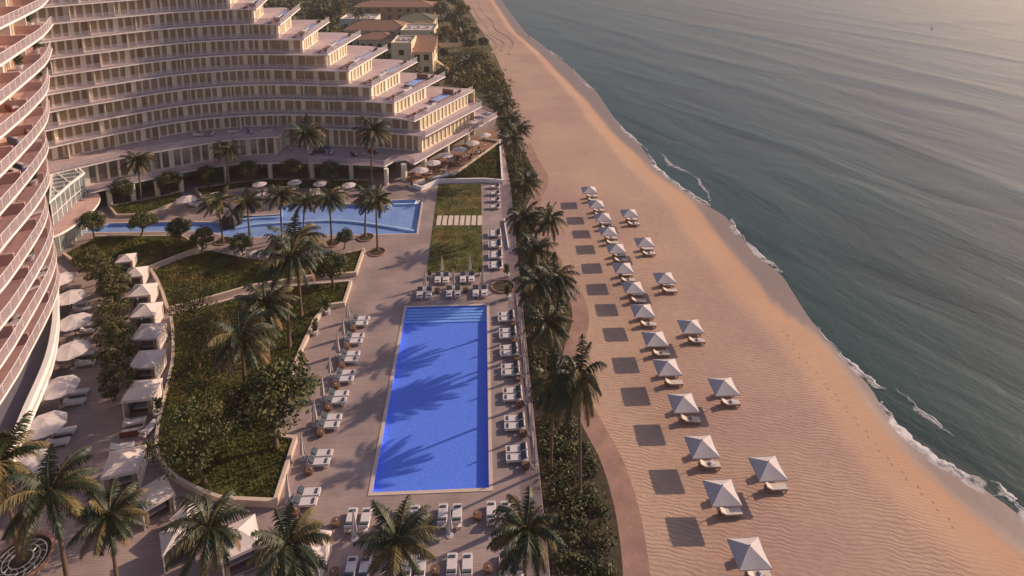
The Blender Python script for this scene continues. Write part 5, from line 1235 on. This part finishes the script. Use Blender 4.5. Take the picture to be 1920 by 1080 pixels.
# outdoor stair of the villa
b = MB(); x, y = G(818, 135, -.5); x2, y2 = G(836, 138, -.5)
for i in range(12): b.box(i * .42, 0, (3.8 - i * .32) / 2, .44, 1.6, 3.8 - i * .32, 'house_cream')
o = b.build('garden_stair', loc=(x, y, -.5)); tag(o, 'cream outdoor stair descending from the nearest villa to its garden', 'stair')
b = MB(); x, y = G(866, 130, -.5); b.box(0, 0, 1.4, .5, .5, 2.8, 'house_white'); b.box(0, 0, 2.86, .7, .7, .12, 'house_white'); o = b.build('garden_pillar', loc=(x, y, -.5)); tag(o, 'single white pillar standing in the green beyond the hotel', 'pillar')

# ---- the lone walker at the water's edge
def person():
    x, y = G(992, 70, -1.2); z = sand_z(x, y); t = None
    vs = [(0, 0, .95), (0, 0, 1.2), (0, 0, 1.42), (0, .01, 1.52), (0, .03, 1.66), (0, .02, 1.76), (.1, 0, .88), (.13, .16, .48), (.13, .02, .08), (.13, .14, .03), (-.1, 0, .88), (-.12, -.1, .48), (-.12, -.3, .1), (-.12, -.2, .03), (.19, 0, 1.38), (.25, -.08, 1.1), (.24, .05, .86), (-.19, 0, 1.38), (-.25, .06, 1.1), (-.24, .2, .88)]
    ed = [(0, 1), (1, 2), (2, 3), (3, 4), (4, 5), (0, 6), (6, 7), (7, 8), (8, 9), (0, 10), (10, 11), (11, 12), (12, 13), (2, 14), (14, 15), (15, 16), (2, 17), (17, 18), (18, 19)]
    rad = [.15, .13, .14, .055, .095, .07, .1, .065, .04, .035, .1, .065, .04, .035, .06, .042, .032, .06, .042, .032]
    me = bpy.data.meshes.new('person'); me.from_pydata(vs, ed, []); me.update(); me.materials.append(MATS['skin'])
    o = bpy.data.objects.new('person', me); COL.objects.link(o); o.location = (x, y, z); o.rotation_euler = (0, 0, R(200))
    md = o.modifiers.new('skin', 'SKIN'); lay = me.skin_vertices[0].data if me.skin_vertices else None
    if lay is None:
        bpy.context.view_layer.objects.active = o; lay = me.skin_vertices[0].data
    for i, r in enumerate(rad): lay[i].radius = (r, r * .85)
    lay[0].use_root = True; s = o.modifiers.new('sub', 'SUBSURF'); s.levels = 1; s.render_levels = 1
    tag(o, 'lone person in dark shorts walking at the water edge far up the beach', 'person')
    b = MB(); b.lathe([(.15, .66), (.19, .8), (.175, .98)], 'dark_metal', 10, sx=1, sy=.9); b.build('shorts', o)
    b = MB(); b.lathe([(.09, 1.68), (.105, 1.76), (.06, 1.86)], 'bark', 9); b.build('hair', o)
try: person()
except Exception as ex: print('person', ex)
x, y = G(1748, 53, SEA_Z); b = MB(); b.lathe([(.45, -.3), (.55, .1), (.4, .45), (.12, .6), (.08, 1.3)], 'fascia_white', 12); o = b.build('marker_buoy', loc=(x, y, SEA_Z)); tag(o, 'tiny white buoy floating far out on the sea', 'buoy')
for o in list(bpy.data.objects):
    if o.type == 'EMPTY' and o.get('label') in ('palm', 'tree', 'lounger', 'umbrella', 'table', 'potted', 'parasol', 'chair', 'sofa', 'cabana', 'planter'): print('UNUSED', o.name)

HAZE = 0.0005

# ---- the air: a box of thin haze round the whole scene
def haze(dens):
    b = MB(); m = bpy.data.materials.new('haze'); m.use_nodes = True; n = m.node_tree; n.nodes.clear(); o = n.nodes.new('ShaderNodeOutputMaterial'); v = n.nodes.new('ShaderNodeVolumePrincipled')
    v.inputs['Color'].default_value = (.95, .86, .76, 1); v.inputs['Density'].default_value = dens; v.inputs['Anisotropy'].default_value = .6; n.links.new(v.outputs[0], o.inputs['Volume']); MATS['haze'] = m
    b.box(500, 3750, 30, 14000, 9000, 72, 'haze'); ob = b.build('haze'); ob['kind'] = 'stuff'
if HAZE: haze(HAZE)
